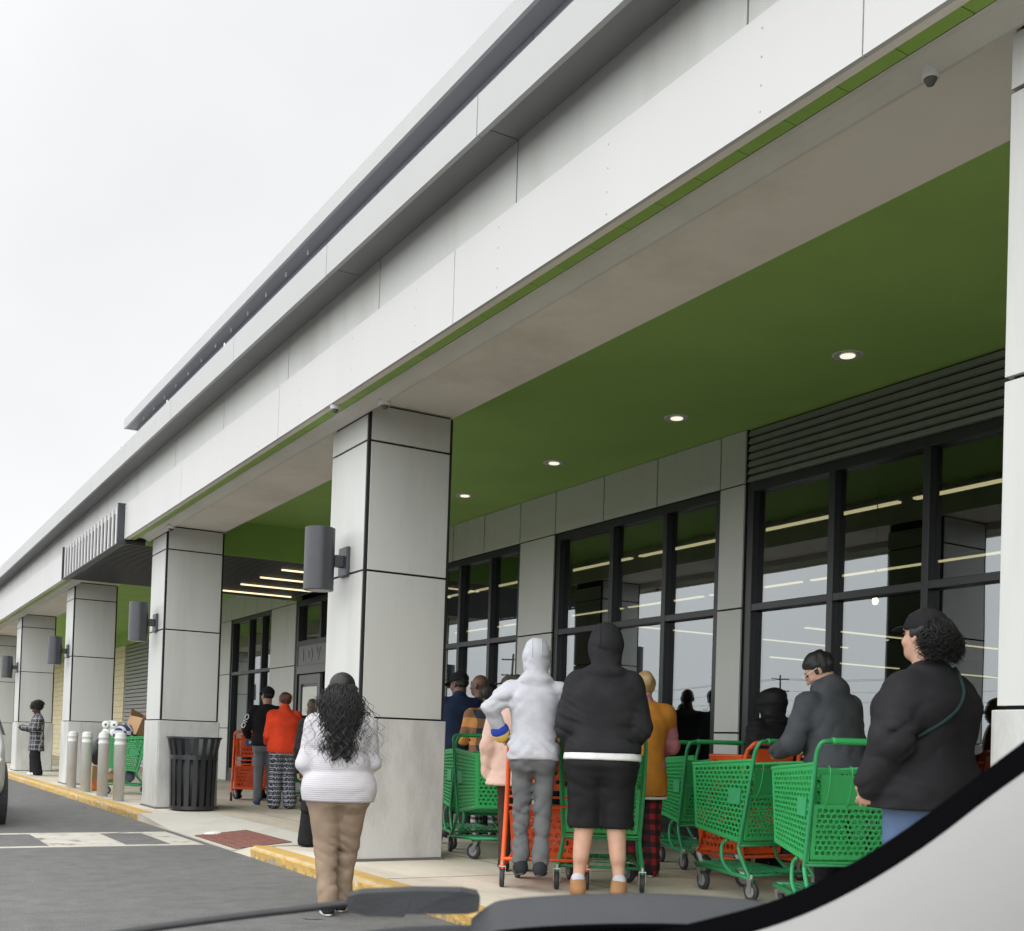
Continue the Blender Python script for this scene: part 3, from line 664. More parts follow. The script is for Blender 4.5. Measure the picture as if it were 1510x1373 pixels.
def make_cart(label, loc, rz):
    c = empty('shopping_cart', loc, rz, label=label, cat='shopping cart', group='green shopping carts of the queue')
    RB, FB = .27, .215; ZT, ZTF, ZB, ZBF = .905, .865, .36, .43; YT, YB, YF_ = .03, .14, .70
    for s in (-1, 1):
        m = MB(); q = [(s*RB*.93, YB, ZB), (s*FB*.93, YF_-.03, ZBF), (s*FB, YF_, ZTF), (s*RB, YT, ZT)]
        lattice(m, q if s > 0 else [q[1], q[0], q[3], q[2]], 13, 15, .005, .85)
        m.tube([(s*RB, YT, ZT+.004), (s*FB, YF_, ZTF+.004)], .011, 8)
        m.build('side_panel', CARTG, c)
        lp = MB(); n_ = .012
        def sp(u, v, o_):
            a = Vector(q[0]).lerp(Vector(q[1]), u); b = Vector(q[3]).lerp(Vector(q[2]), u); p = a.lerp(b, v); return (p.x+s*o_, p.y, p.z)
        lp.hexa([sp(.12, .46, .004), sp(.33, .46, .004), sp(.33, .66, .004), sp(.12, .66, .004)], [sp(.12, .46, n_), sp(.33, .46, n_), sp(.33, .66, n_), sp(.12, .66, n_)])
        lp.build('label_plate', PLATE, c)
    m = MB(); lattice(m, [(FB*.93, YF_-.03, ZBF), (-FB*.93, YF_-.03, ZBF), (-FB, YF_, ZTF), (FB, YF_, ZTF)], 9, 12); m.tube([(FB, YF_, ZTF+.004), (-FB, YF_, ZTF+.004)], .012, 8); m.build('front_panel', CARTG, c)
    m = MB(); lattice(m, [(-RB*.92, YB, ZB), (RB*.92, YB, ZB), (FB*.92, YF_-.03, ZBF), (-FB*.92, YF_-.03, ZBF)], 10, 10); m.build('basket_floor', CARTG, c)
    # rear gate with the folded child seat
    m = MB(); lattice(m, [(-RB*.9, YB-.012, ZB+.02), (RB*.9, YB-.012, ZB+.02), (RB*.95, YT+.05, ZT-.22), (-RB*.95, YT+.05, ZT-.22)], 13, 9, .005, .85)
    m.build('rear_gate', CARTG, c)
    m = MB(); m.hexa([(-.2, .10, .66), (.2, .10, .66), (.2, .112, .66), (-.2, .112, .66)], [(-.22, .06, .85), (.22, .06, .85), (.22, .072, .85), (-.22, .072, .85)])
    lattice(m, [(-.215, .16, .60), (.215, .16, .60), (.235, .14, .88), (-.235, .14, .88)], 11, 8, .005, .85)
    for x in (-.19, -.06, .06, .19): m.tube(curve([(x, .045, .90), (x, .02, .86), (x, .05, .72), (x, .12, .62)]), .004, 5)
    m.build('child_seat', CARTG, c)
    fr = MB()
    for s in (-1, 1):
        fr.tube(curve([(s*.20, -.035, 1.035), (s*.262, -.035, 1.03), (s*.282, -.02, 1.0), (s*.284, .01, .93), (s*.276, .075, .65), (s*.262, .15, .37), (s*.262, .155, .32), (s*.272, .10, .24), (s*.284, .03, .16), (s*.285, .0, .13)]), .0135, 9)
        fr.tube(curve([(s*.235, .30, .37), (s*.24, .345, .33), (s*.25, .33, .24), (s*.262, .26, .18), (s*.268, .21, .165)]), .0125, 9)
        fr.tube([(s*.285, -.01, .135), (s*.275, .12, .15), (s*.20, .66, .175)], .015, 9)
        fr.tube([(s*.285, 0, .14), (s*.285, 0, .115)], .017, 9)
        fr.tube([(s*.19, .62, .175), (s*.19, .62, .15)], .016, 9)
        m2 = .27
        for kz in range(5):
            z = .42+.1*kz; y = .14-.11*(z-.36)/.545; x = RB*.93+(RB-RB*.93)*(z-.36)/.545
            fr.lathe([(.006, 0), (.006, .01*1)], (s*(x+.012), y+.01, z), 6, 'x')
    fr.tube([(-.2, .66, .175), (.2, .66, .175)], .014, 8); fr.tube([(-.275, .1, .15), (.275, .1, .15)], .010, 8); fr.tube([(-.262, .152, .345), (.262, .152, .345)], .010, 8)
    fr.build('frame', CARTGM, c, True)
    h = MB(); h.tube([(-.215, -.035, 1.035), (-.2, -.035, 1.035), (.2, -.035, 1.035), (.215, -.035, 1.035)], .0185, 12); h.build('handle', CARTG, c, True)
    tr = MB()
    for k in range(8): tr.tube([(-.19+.054*k*1.0, .11, .162), (-.15+.043*k, .655, .182)], .004, 5)
    for y in (.25, .42, .55): tr.tube([(-.25+.08*y, y, .17), (.25-.08*y, y, .17)], .004, 5)
    tr.build('lower_tray', CARTGM, c)
    for s in (-1, 1):
        caster(c, s*.285, -.0, .062, 0, False); caster(c, s*.19, .585, .066, .4*s+.3, True)
    return c
def make_orange(label, loc, rz):
    c = empty('two_tier_cart', loc, rz, label=label, cat='shopping cart', group='orange two tier carts')
    def basket(nm, y0, y1, z0, z1, w0, w1):
        m = MB()
        for s in (-1, 1):
            q = [(s*w0*.9, y0+.03, z0), (s*w1*.9, y1-.04, z0), (s*w1, y1, z1), (s*w0, y0, z1)]
            lattice(m, q if s > 0 else [q[1], q[0], q[3], q[2]], 8, max(3, int((z1-z0)/.055)), .008, .8)
            m.tube([q[3], q[2]], .011, 7)
        lattice(m, [(-w0*.9, y0+.03, z0), (w0*.9, y0+.03, z0), (w0, y0, z1), (-w0, y0, z1)], 8, max(3, int((z1-z0)/.055)), .008, .82); m.tube([(-w0, y0, z1), (w0, y0, z1)], .012, 8)
        lattice(m, [(w1*.9, y1-.04, z0), (-w1*.9, y1-.04, z0), (-w1, y1, z1), (w1, y1, z1)], 6, max(3, int((z1-z0)/.055)), .008, .8); m.tube([(-w1, y1, z1), (w1, y1, z1)], .012, 8)
        m.box(-w0*.89, w0*.89, y0+.03, y1-.05, z0-.006, z0+.004)
        m.build(nm, CARTO, c)
    basket('upper_basket', .07, .50, .66, .93, .25, .2); basket('lower_basket', .12, .64, .20, .50, .245, .2)
    m = MB()
    for s in (-1, 1):
        m.tube(curve([(s*.17, -.05, 1.035), (s*.235, -.05, 1.03), (s*.262, -.03, 1.0), (s*.265, .02, .93), (s*.27, .045, .6), (s*.28, .02, .25), (s*.285, -.01, .14)]), .0165, 9)
        m.tube(curve([(s*.262, .04, .66), (s*.24, .25, .645), (s*.2, .47, .66)]), .010, 7)
        m.tube([(s*.285, 0, .15), (s*.2, .62, .18)], .016, 8); m.tube([(s*.215, .58, .18), (s*.21, .46, .66)], .011, 7)
        m.tube([(s*.285, -.01, .15), (s*.285, -.01, .115)], .018, 8); m.tube([(s*.19, .58, .18), (s*.19, .58, .15)], .015, 8)
    for y, z in ((.0, .19), (.62, .18)): m.tube([(-.28+.13*y, y, z), (.28-.13*y, y, z)], .013, 8)
    for z in (.55, .61): m.tube([(-.268, .045, z), (.268, .045, z)], .009, 7)
    m.build('frame', CARTO, c, True)
    h = MB(); h.tube([(-.18, -.05, 1.035), (-.17, -.05, 1.035), (.17, -.05, 1.035), (.18, -.05, 1.035)], .02, 12); h.build('handle', CARTO, c, True)
    MB().hexa([(-.17, .03, .80), (.17, .03, .80), (.17, .045, .80), (-.17, .045, .80)], [(-.17, .0, .99), (.17, .0, .99), (.17, .015, .99), (-.17, .015, .99)]).build('sign_board', CARTO, c, bevel=.006)
    for s in (-1, 1):
        caster(c, s*.285, -.01, .062, 0, False); caster(c, s*.19, .545, .075, .25, True)
    return c
CA = {}
K0 = make_cart('bright green cart', (6.25, 6.28, .1), heading(-.05, 1))
CA['c10'] = K0
# ------------------------------------------------------------------ figures: signed-distance modelling + surface nets
V3 = lambda *a: np.array(a, float)
def smin(a, b, k):
    h = np.clip(.5+.5*(b-a)/k, 0, 1); return b+(a-b)*h-k*h*(1-h)
def cone(p0, p1, r0, r1, fl=None):
    p0 = np.array(p0, float); p1 = np.array(p1, float)
    def fn(P):
        s = np.ones(3) if fl is None else np.array(fl)
        q = (P-p0)/s; ba = (p1-p0)/s
        h = np.clip(q@ba/max(ba@ba, 1e-9), 0, 1)
        return np.linalg.norm(q-h[:, None]*ba, axis=1)-(r0+(r1-r0)*h)
    r = max(r0, r1)*(1 if fl is None else max(fl))
    return fn, np.minimum(p0, p1)-r, np.maximum(p0, p1)+r
def ell(c, r, R=None):
    c = np.array(c, float); r = np.array(r, float); R_ = np.eye(3) if R is None else R
    def fn(P):
        q = ((P-c)@R_)/r; k0 = np.linalg.norm(q, axis=1)+1e-9; k1 = np.linalg.norm(q/r, axis=1)+1e-9
        return k0*(k0-1)/k1
    m = r.max(); return fn, c-m, c+m
def stack(p0, p1, xd, ts, aa, bb, oo=None, n=2.3):
    p0 = np.array(p0, float); p1 = np.array(p1, float); ax = p1-p0; L = np.linalg.norm(ax); ax = ax/L
    xd = np.array(xd, float); xd = xd-ax*(xd@ax); xd /= np.linalg.norm(xd); yd = np.cross(ax, xd)
    oo = [0]*len(ts) if oo is None else oo
    tt = np.linspace(ts[0], ts[-1], 60)
    def sm(v):
        y = np.interp(tt, ts, v); k = np.ones(9)/9; return np.convolve(np.pad(y, 4, 'edge'), k, 'valid')
    A, B, O = sm(aa), sm(bb), sm(oo)
    def fn(P):
        q = P-p0; t = q@ax/L
        a = np.interp(t, tt, A); b = np.interp(t, tt, B); o = np.interp(t, tt, O)
        x = np.abs(q@xd)/a; y = np.abs(q@yd-o)/b
        d = ((x**n+y**n)**(1/n)-1)*np.minimum(a, b)
        e = np.maximum(ts[0]-t, t-ts[-1])*L
        return np.where(e > 0, np.hypot(np.maximum(d, 0), e)+np.minimum(d, 0)*0, np.maximum(d, e))
    m = max(max(aa), max(bb)+max(map(abs, oo)))
    return fn, np.minimum(p0+ax*L*ts[0], p0+ax*L*ts[-1])-m, np.maximum(p0+ax*L*ts[0], p0+ax*L*ts[-1])+m
class Sdf:
    def __init__(s): s.p = []; s.sub = []; s.disp = None; s.clipz = None
    def add(s, pr, k=.03): s.p.append((pr, k)); return s
    def cut(s, pr, k=.01): s.sub.append((pr, k)); return s
    def ev(s, P):
        d = None
        for (fn, lo, hi), k in s.p:
            v = fn(P); d = v if d is None else smin(d, v, k)
        for (fn, lo, hi), k in s.sub:
            d = -smin(-d, fn(P), k)
        if s.disp is not None: d = d-s.disp(P)
        if s.clipz is not None: d = np.maximum(d, s.clipz-P[:, 2])
        return d
    def mesh(s, h):
        lo = np.min([p[0][1] for p in s.p], 0)-.05; hi = np.max([p[0][2] for p in s.p], 0)+.05
        n = np.ceil((hi-lo)/h).astype(int)+2; C_ = 3
        nc = n//C_+2
        g = np.stack(np.meshgrid(*[lo[i]+np.arange(nc[i])*h*C_ for i in range(3)], indexing='ij'), -1).reshape(-1, 3)
        cd = s.ev(g).reshape(nc)
        near = np.abs(cd) < h*C_*2.4
        D = np.repeat(np.repeat(np.repeat(cd, C_, 0), C_, 1), C_, 2)[:n[0], :n[1], :n[2]].copy()
        nm = near.copy()
        for ax in range(3): nm |= np.roll(near, 1, ax)
        NM = np.repeat(np.repeat(np.repeat(nm, C_, 0), C_, 1), C_, 2)[:n[0], :n[1], :n[2]]
        idx = np.argwhere(NM)
        if len(idx): D[NM] = s.ev(lo+idx*h)
        return nets(D, lo, h)
def nets(D, lo, h):
    n = np.array(D.shape); I = D < 0
    cn = n-1; cs = np.zeros(tuple(cn)+(3,)); cc = np.zeros(tuple(cn))
    off = [(0, 0, 0), (1, 0, 0), (0, 1, 0), (1, 1, 0), (0, 0, 1), (1, 0, 1), (0, 1, 1), (1, 1, 1)]
    sl = lambda o: tuple(slice(o[i], o[i]+cn[i]) for i in range(3))
    for a in range(8):
        for b in range(a+1, 8):
            if sum(abs(off[a][i]-off[b][i]) for i in range(3)) != 1: continue
            A = D[sl(off[a])]; B = D[sl(off[b])]; m = (A < 0) != (B < 0)
            if not m.any(): continue
            t = np.where(m, A/np.where(A == B, 1, A-B), 0)
            for i in range(3): cs[..., i] += np.where(m, off[a][i]+t*(off[b][i]-off[a][i]), 0)
            cc += m
    act = cc > 0; ids = -np.ones(tuple(cn), int); ids[act] = np.arange(act.sum())
    w = np.argwhere(act); vs = lo+(w+cs[act]/cc[act][:, None])*h
    F = []
    for ax in range(3):
        u, v = (ax+1) % 3, (ax+2) % 3
        s0 = [slice(None)]*3; s1 = [slice(None)]*3; s0[ax] = slice(0, n[ax]-1); s1[ax] = slice(1, n[ax])
        A = I[tuple(s0)]; B = I[tuple(s1)]
        e = np.argwhere(A != B); e = e[(e[:, u] > 0) & (e[:, v] > 0) & (e[:, u] < n[u]-1) & (e[:, v] < n[v]-1)]
        if not len(e): continue
        def c(du, dv):
            q = e.copy(); q[:, u] -= du; q[:, v] -= dv; return ids[tuple(q.T)]
        q = np.stack([c(1, 1), c(0, 1), c(0, 0), c(1, 0)], 1); fl = A[tuple(e.T)]
        q[~fl] = q[~fl][:, ::-1]; F.append(q)
    return vs, np.concatenate(F)
def np_mesh(name, parts):
    vs = []; fs = []; b = 0
    for v, f in parts:
        vs.append(v); fs.append(f+b); b += len(v)
    v = np.concatenate(vs); f = np.concatenate(fs)
    f = f[(f >= 0).all(1)]
    me = bpy.data.meshes.new(name)
    me.vertices.add(len(v)); me.vertices.foreach_set('co', v.astype(np.float32).ravel())
    me.loops.add(len(f)*4); me.loops.foreach_set('vertex_index', f.astype(np.int32).ravel())
    me.polygons.add(len(f)); me.polygons.foreach_set('loop_start', np.arange(0, len(f)*4, 4, dtype=np.int32))
    me.polygons.foreach_set('use_smooth', np.ones(len(f), bool))
    me.update(calc_edges=True); me.validate(); return me
def folds(joints, seed, amp=.008, fr=14, dirs=None):
    """Cloth folds: narrow warped creases, strongest near the listed joints, over a slow swell."""
    r = np.random.RandomState(seed); ph = r.rand(14)*6.28; J = [(np.array(j, float), s, a) for j, s, a in joints]
    DD = [np.array(d, float) for d in ([(.55, .3, 1), (-.6, .35, .85), (.15, -.3, 1)] if dirs is None else [dirs, np.array(dirs)*V3(1, -.8, 1)])]
    lam = .72/fr
    def fn(P):
        w = np.full(len(P), .16)
        for j, s, a in J: w = w+a*np.exp(-((P-j)**2).sum(1)/(2*s*s))
        w = np.minimum(w, 1.4); x, y, z = P.T
        v = .30*np.sin(11*x+7*z+ph[0])*np.sin(9*y-8*z+ph[1])
        for i, D in enumerate(DD):
            t = P@D+.022*np.sin(11*x+ph[2+i]+5*z)+.020*np.sin(13*y-9*z+ph[5+i])+.010*np.sin(31*x+23*z+ph[8+i])
            m = np.clip(.35+.9*np.sin(8*x-6*z+9*y+ph[10+i])*np.sin(7*z+5*x+ph[3+i]), 0, 1)
            v = v+w*m*(.35-(1-np.abs(np.sin(math.pi*t/(lam*(1+.35*i)))))**1.8*1.1)
        return amp*v
    return fn
def rotm(yaw=0, pitch=0, roll=0):
    cy_, sy = math.cos(yaw), math.sin(yaw); cp, sp = math.cos(pitch), math.sin(pitch); cr, sr = math.cos(roll), math.sin(roll)
    Rz = np.array([[cy_, -sy, 0], [sy, cy_, 0], [0, 0, 1]]); Rx = np.array([[1, 0, 0], [0, cp, -sp], [0, sp, cp]]); Ry = np.array([[cr, 0, sr], [0, 1, 0], [-sr, 0, cr]])
    return Rz@Rx@Ry
HC = {}
def hand_mesh(curl):
    """Right hand: palm and five bent fingers, wrist at the origin, fingers towards +z, palm facing +y, thumb on -x."""
    if curl in HC: return HC[curl]
    s = Sdf(); s.add(ell((0, 0, .052), (.040, .0165, .052))); s.add(cone((0, 0, -.03), (0, 0, .02), .024, .027, (1.15, .8, 1)), .02)
    for i, (x, l, a0) in enumerate(((-.030, .072, .08), (-.0105, .080, .0), (.0095, .074, -.04), (.028, .060, -.1))):
        p = V3(x, 0, .092-.006*abs(i-1)); ang = curl*(.75+.12*i); d_ = .0
        for j, (fr_, r0, r1) in enumerate(((.45, .0098, .0088), (.31, .0088, .008), (.24, .008, .0062))):
            d_ += ang*(.8, 1.05, .7)[j]
            q = p+l*fr_*V3(-math.sin(a0)*math.cos(d_), math.sin(d_), math.cos(d_)*math.cos(a0)); s.add(cone(p, q, r0, r1), .004); p = q
    t0 = V3(-.028, .004, .022); t1 = V3(-.055, .018+.01*curl, .052); t2 = V3(-.052+.012*curl, .030+.012*curl, .082); t3 = V3(-.042+.022*curl, .036+.014*curl, .102)
    s.add(cone(t0, t1, .0155, .0125), .012); s.add(cone(t1, t2, .0122, .0102), .005); s.add(cone(t2, t3, .0102, .0078), .004)
    HC[curl] = s.mesh(.0042); return HC[curl]
def put_hand(wrist, direction, palm, right, curl, sc=1.0):
    v, f = hand_mesh(curl); v = v*sc
    if not right: v = v*V3(-1, 1, 1); f = f[:, ::-1]
    z = np.array(direction, float); z /= np.linalg.norm(z); y = np.array(palm, float); y -= z*(y@z); y /= np.linalg.norm(y); x = np.cross(y, z)
    return v@np.stack([x, y, z])+np.array(wrist), f
SKIN = {}
def skin(n, c):
    if n not in SKIN:
        SKIN[n] = mat('skin_'+n, c, .55, .08, 18, .08, 220)
        b = SKIN[n].node_tree.nodes['Principled BSDF']; b.inputs['Subsurface Weight'].default_value = .12; b.inputs['Subsurface Radius'].default_value = (.012, .005, .003)
    return SKIN[n]
LIGHT = ('light', (.52, .31, .22, 1)); TAN = ('tan', (.38, .215, .14, 1)); BROWN = ('brown', (.16, .085, .055, 1)); DARK = ('dark', (.085, .045, .032, 1))
BLKHAIR = mat('black_hair', (.012, .011, .011, 1), .55, .3, 30, .5, 120, stretch=(1, 1, .12)); BRNHAIR = mat('brown_hair', (.045, .022, .016, 1), .42, .3, 30, .5, 120, stretch=(1, 1, .12))
BLONDH = mat('blond_hair', (.42, .29, .13, 1), .45, .3, 30, .5, 120, stretch=(1, 1, .12)); DBLOND = mat('dark_blond_hair', (.13, .085, .045, 1), .45, .3, 30, .5, 120, stretch=(1, 1, .12))
def cloth(n, c, rough=.9, var=.1, bump=.35, bs=420): return mat('cloth_'+n, c, rough, max(var, .16), 9, bump, bs, spec=.12)

class Person:
    def __init__(s, label, x, y, head, h=1.75, bulk=1.0, lean=0., hip=1.0, z=.1, seed=1, sh=1.0, group='people waiting along the shop front', stance=(.0, .0), foot=.1, hyaw=0, hpitch=0, voxel=.014, sk=TAN, arms=None, side=0., shz=1.40):
        s.k = k = h/1.75; s.bulk = bulk; s.seed = seed; s.h = voxel; s.hipw = hip
        s.root = empty('person', (x, y, z), heading(*head), label=label, cat='person', group=group)
        s.sk = skin(*sk); s.skt = sk
        cl, sl = math.cos(lean), math.sin(lean)
        pel = V3(0, 0, .90)
        def tl(x_, y_, z_):
            q = V3(x_, y_, z_)-pel; return pel+V3(q[0]+side*q[2], q[1]*cl+q[2]*sl, q[2]*cl-q[1]*sl)
        j = dict(pel=pel, che=tl(0, 0, 1.28), nk=tl(0, -.01, 1.475), hd=tl(0, .025, 1.635), nt=tl(0, .0, 1.54))
        w = .185*sh*(.8+.2*bulk)
        for sd, sg in (('L', -1), ('R', 1)):
            j['sh'+sd] = tl(sg*w, -.01, shz)
            e, wr = (arms or {}).get(sd, (None, None))
            j['el'+sd] = tl(sg*(w+.06*bulk), -.04, 1.12) if e is None else V3(*e)
            j['wr'+sd] = tl(sg*(w+.06*bulk), .05, .87) if wr is None else V3(*wr)
            st = stance[0 if sd == 'L' else 1]; lift = 0
            j['hp'+sd] = V3(sg*.088*hip, 0, .90); j['kn'+sd] = V3(sg*(.085*hip*.6+foot*.4), st*.5+.025, .49); j['an'+sd] = V3(sg*foot, st-.02, .085)
        s.j = {a: b*k for a, b in j.items()}; s.kids = []; s.HR = rotm(hyaw, -lean*.6-hpitch)
        s.axis = (s.j['nk']-s.j['pel']); s.axis /= np.linalg.norm(s.axis); s.bodyparts = []
        s.T = [-.06, .0, .12, .3, .52, .72, .86, .95, 1.0]
        s.A = np.array([.165*hip, .172*hip, .168*hip, .150, .160, .175, .165, .12, .06])*k; s.B = np.array([.118, .128, .125, .112, .118, .125, .105, .08, .058])*k
        s.A *= np.array([bulk]*6+[.5+.5*bulk, .7+.3*bulk, 1]); s.B *= np.array([bulk]*6+[.5+.5*bulk, .7+.3*bulk, 1])
        s.O = np.array([-.01, -.015, -.01, .0, .0, .0, -.005, -.01, -.01])*k
        s.hands = []
    def H(s, p): return s.j['hd']+s.HR@(np.array(p, float)*s.k)
    def add(s, name, sdf, m, h=None, parent=None):
        o = link(name, np_mesh(name, [sdf.mesh(h or s.h)]), m, parent or s.root); s.kids.append(o); return o
    def limb_arm(s, q, sd, r, k=.03, end=1.0, wrist_r=None):
        j = s.j; w = j['el'+sd]+(j['wr'+sd]-j['el'+sd])*end
        q.add(cone(j['sh'+sd], j['el'+sd], r[0], r[1]), k); q.add(cone(j['el'+sd], w, r[1], r[2]), .015)
    def limb_leg(s, q, sd, r, end=1.0, k=.03):
        j = s.j; a = j['kn'+sd]+(j['an'+sd]-j['kn'+sd])*end
        q.add(cone(j['hp'+sd]+V3(0, -.01, 0), j['kn'+sd], r[0], r[1]), k); q.add(cone(j['kn'+sd], a, r[1], r[2]), .02)
    def body(s, hands='LR', curl=.9, hdir=None, face=True, bare=False):
        k = s.k; q = Sdf(); q.add(stack(s.j['pel'], s.j['nk'], (1, 0, 0), s.T, s.A*(.88 if bare else .8), s.B*(.86 if bare else .76), s.O)); b_ = .5+.5*s.bulk
        for sd in 'LR':
            s.limb_arm(q, sd, (.05*k*b_, .038*k*b_, .026*k)); s.limb_leg(q, sd, (.078*k*b_, .052*k*b_, .036*k) if bare else (.05*k, .034*k, .026*k))
            if bare: q.add(cone(s.j['kn'+sd]+V3(0, -.02, -.05)*k, s.j['kn'+sd]*.45+s.j['an'+sd]*.55+V3(0, -.025, 0)*k, .05*k*b_, .042*k*b_), .03)
        parts = [q.mesh(max(s.h, .016))]
        f = Sdf(); H = s.H; R = s.HR
        f.add(ell(H((0, -.012, .025)), V3(.076, .096, .09)*k, R)); f.add(ell(H((0, .028, -.04)), V3(.062, .07, .082)*k, R), .03)
        f.add(ell(H((0, .055, -.088)), V3(.038, .034, .028)*k, R), .03)
        if face:
            f.add(cone(H((0, .092, .012)), H((0, .112, -.030)), .009*k, .014*k), .012); f.add(ell(H((0, .094, -.066)), V3(.024, .012, .007)*k, R), .006); f.add(ell(H((0, .091, -.078)), V3(.020, .011, .007)*k, R), .006)
            f.add(ell(H((0, .082, .034)), V3(.056, .014, .011)*k, R), .014)
            for sg in (-1, 1):
                f.cut(ell(H((sg*.031, .099, .012)), V3(.017, .012, .010)*k, R), .010)
                f.add(ell(H((sg*.076, -.005, -.008)), V3(.011, .021, .032)*k, R@rotm(sg*.35)), .006); f.cut(ell(H((sg*.086, .004, -.006)), V3(.006, .011, .018)*k, R), .006)
                f.add(ell(H((sg*.042, .064, -.03)), V3(.024, .024, .022)*k, R), .02)
        f.add(cone(s.j['nk']-s.axis*.02, H((0, -.012, -.06)), .064*k*(.7+.3*s.bulk), .057*k*(.75+.25*s.bulk)), .025)
        parts.append(f.mesh(.0085))
        for sd in hands:
            d = s.j['wr'+sd]-s.j['el'+sd]; d = d/np.linalg.norm(d); pl = (V3(1, .2, .0) if sd == 'L' else V3(-1, .2, .0))
            if hdir and sd in hdir: d, pl = map(lambda v: np.array(v, float), hdir[sd])
            parts.append(put_hand(s.j['wr'+sd], d, pl, sd == 'R', curl, k))
        link('body', np_mesh('body', parts), s.sk, s.root)
        if face:
            e = MB()
            for sg in (-1, 1):
                c_ = H((sg*.031, .0855, .012)); e.lathe([(.0095*k*math.sin(math.pi*t/8)+1e-4, .0095*k*math.cos(math.pi*t/8)) for t in range(9)], tuple(c_), 12)
            e.build('eyes', mat('eye_dark', (.05, .035, .03, 1), .2), s.root, True)
    def top(s, name, m, hem=-.02, ease=1.14, arm=(.078, .064, .05), end=.97, fold=.008, collar=0, fr=13, hemtight=1., extraA=None, belly=0, dirs=None, ak=.022):
        k = s.k; b_ = .45+.55*s.bulk; q = Sdf(); t = list(s.T); A = s.A*ease+.008; B = s.B*ease+.012; O = s.O.copy()
        if extraA is not None: A = A*np.array(extraA); B = B*np.array(extraA)
        if belly: O = O+np.array([.3, .6, 1, 1, .5, .2, 0, 0, 0])*belly
        L = np.linalg.norm(s.j['nk']-s.j['pel'])
        t0 = hem*k/L
        if t0 < t[0]: t = [t0]+t; A = np.r_[A[0]*hemtight, A]; B = np.r_[B[0]*hemtight, B]; O = np.r_[O[0], O]
        else:
            i = [x for x in range(len(t)) if t[x] > t0+.03]; A0 = np.interp(t0, t, A); B0 = np.interp(t0, t, B); O0 = np.interp(t0, t, O)
            t = [t0]+[t[x] for x in i]; A = np.r_[A0*hemtight, A[i]]; B = np.r_[B0*hemtight, B[i]]; O = np.r_[O0, O[i]]
        q.add(stack(s.j['pel'], s.j['nk'], (1, 0, 0), t, A, B, O))
        for sd in 'LR':
            s.limb_arm(q, sd, tuple(np.array(arm)*k*b_), ak, end)
        # trapezius slope
        for sd in 'LR': q.add(cone(s.j['nk']+V3(0, -.012, -.03)*k, s.j['sh'+sd]+V3(0, 0, -.005), .062*k*b_, .07*k*b_), .04)
        if collar: q.add(cone(s.j['nk']-s.axis*.03, s.j['nk']+s.axis*collar*k, .078*k*(.7+.3*s.bulk), .072*k*(.7+.3*s.bulk)), .03)
        jj = [(s.j['elL'], .09, 1.3), (s.j['elR'], .09, 1.3), (s.j['shL']+V3(0, 0, -.1), .08, .7), (s.j['shR']+V3(0, 0, -.1), .08, .7), (s.j['pel']+V3(.1, 0, .06), .13, .9), (s.j['pel']+V3(-.1, 0, .06), .13, .9), (s.j['wrL'], .07, 1.), (s.j['wrR'], .07, 1.)]
        ff = folds(jj, s.seed, fold, fr, dirs); p0 = s.j['pel']; ax = s.axis
        q.disp = lambda P: ff(P)*np.clip(((P-p0)@ax-t0*L)/.06, .12, 1)
        return q
    def hood_up(s, q, big=1.0, point=.03):
        k = s.k; H = s.H; R = s.HR
        q.add(ell(H((0, -.022, .030)), V3(.116, .138, .128)*k*big, R), .02); q.add(ell(H((0, -.075, .105)), V3(.072, .066, .055)*k*big, R), .05)
        q.add(cone(s.j['nk']+V3(0, -.02, 0)*k, H((0, -.02, -.05)), .098*k*big, .098*k*big), .03); q.add(ell(s.j['nk']+V3(0, -.045, .01)*k, V3(.135, .10, .062)*k*big), .03)
        q.cut(ell(H((0, .115, -.01)), V3(.066, .075, .095)*k*big, R), .02)
        base = q.disp; hf = folds([(H((0, -.10, -.09)), .07, 1.3), (H((.07, -.05, -.07)), .06, 1.2), (H((-.07, -.05, -.07)), .06, 1.2), (H((0, -.06, .13)), .05, .8)], s.seed+40, .010, 10)
        zc = s.j['nk'][2]-.02
        q.disp = lambda P: np.where(P[:, 2] > zc, hf(P), base(P))
    def hood_seam(s, q, m):
        mb = MB(); k = s.k
        for x in (-.036, .036):
            pts = []
            for t in range(14):
                a = math.radians(200-t*11); d = s.HR@V3(0, math.cos(a), math.sin(a)); o = s.H((x, -.01, .02)); r_ = .30*k
                for _ in range(50):
                    v = float(q.ev((o+d*r_)[None])[0])
                    if v < .0015: break
                    r_ -= max(v*.6, .001)
                pts.append(tuple(o+d*(r_+.0005)))
            mb.tube(pts, .0032, 6)
        mb.build('hood_seam', m, s.root, True)
    def hood_down(s, q):
        k = s.k; n = s.j['nk']
        q.add(ell(n+V3(0, -.08, .005)*k, V3(.125, .07, .095)*k), .03); q.add(cone(n+V3(-.075, .0, .035)*k, n+V3(.075, .0, .035)*k, .05*k, .05*k), .03); q.add(cone(n+V3(0, -.05, .05)*k, n+V3(0, .05, .02)*k, .07*k, .075*k), .03)
        q.cut(ell(n+V3(0, -.045, .05)*k, V3(.06, .03, .04)*k), .02)
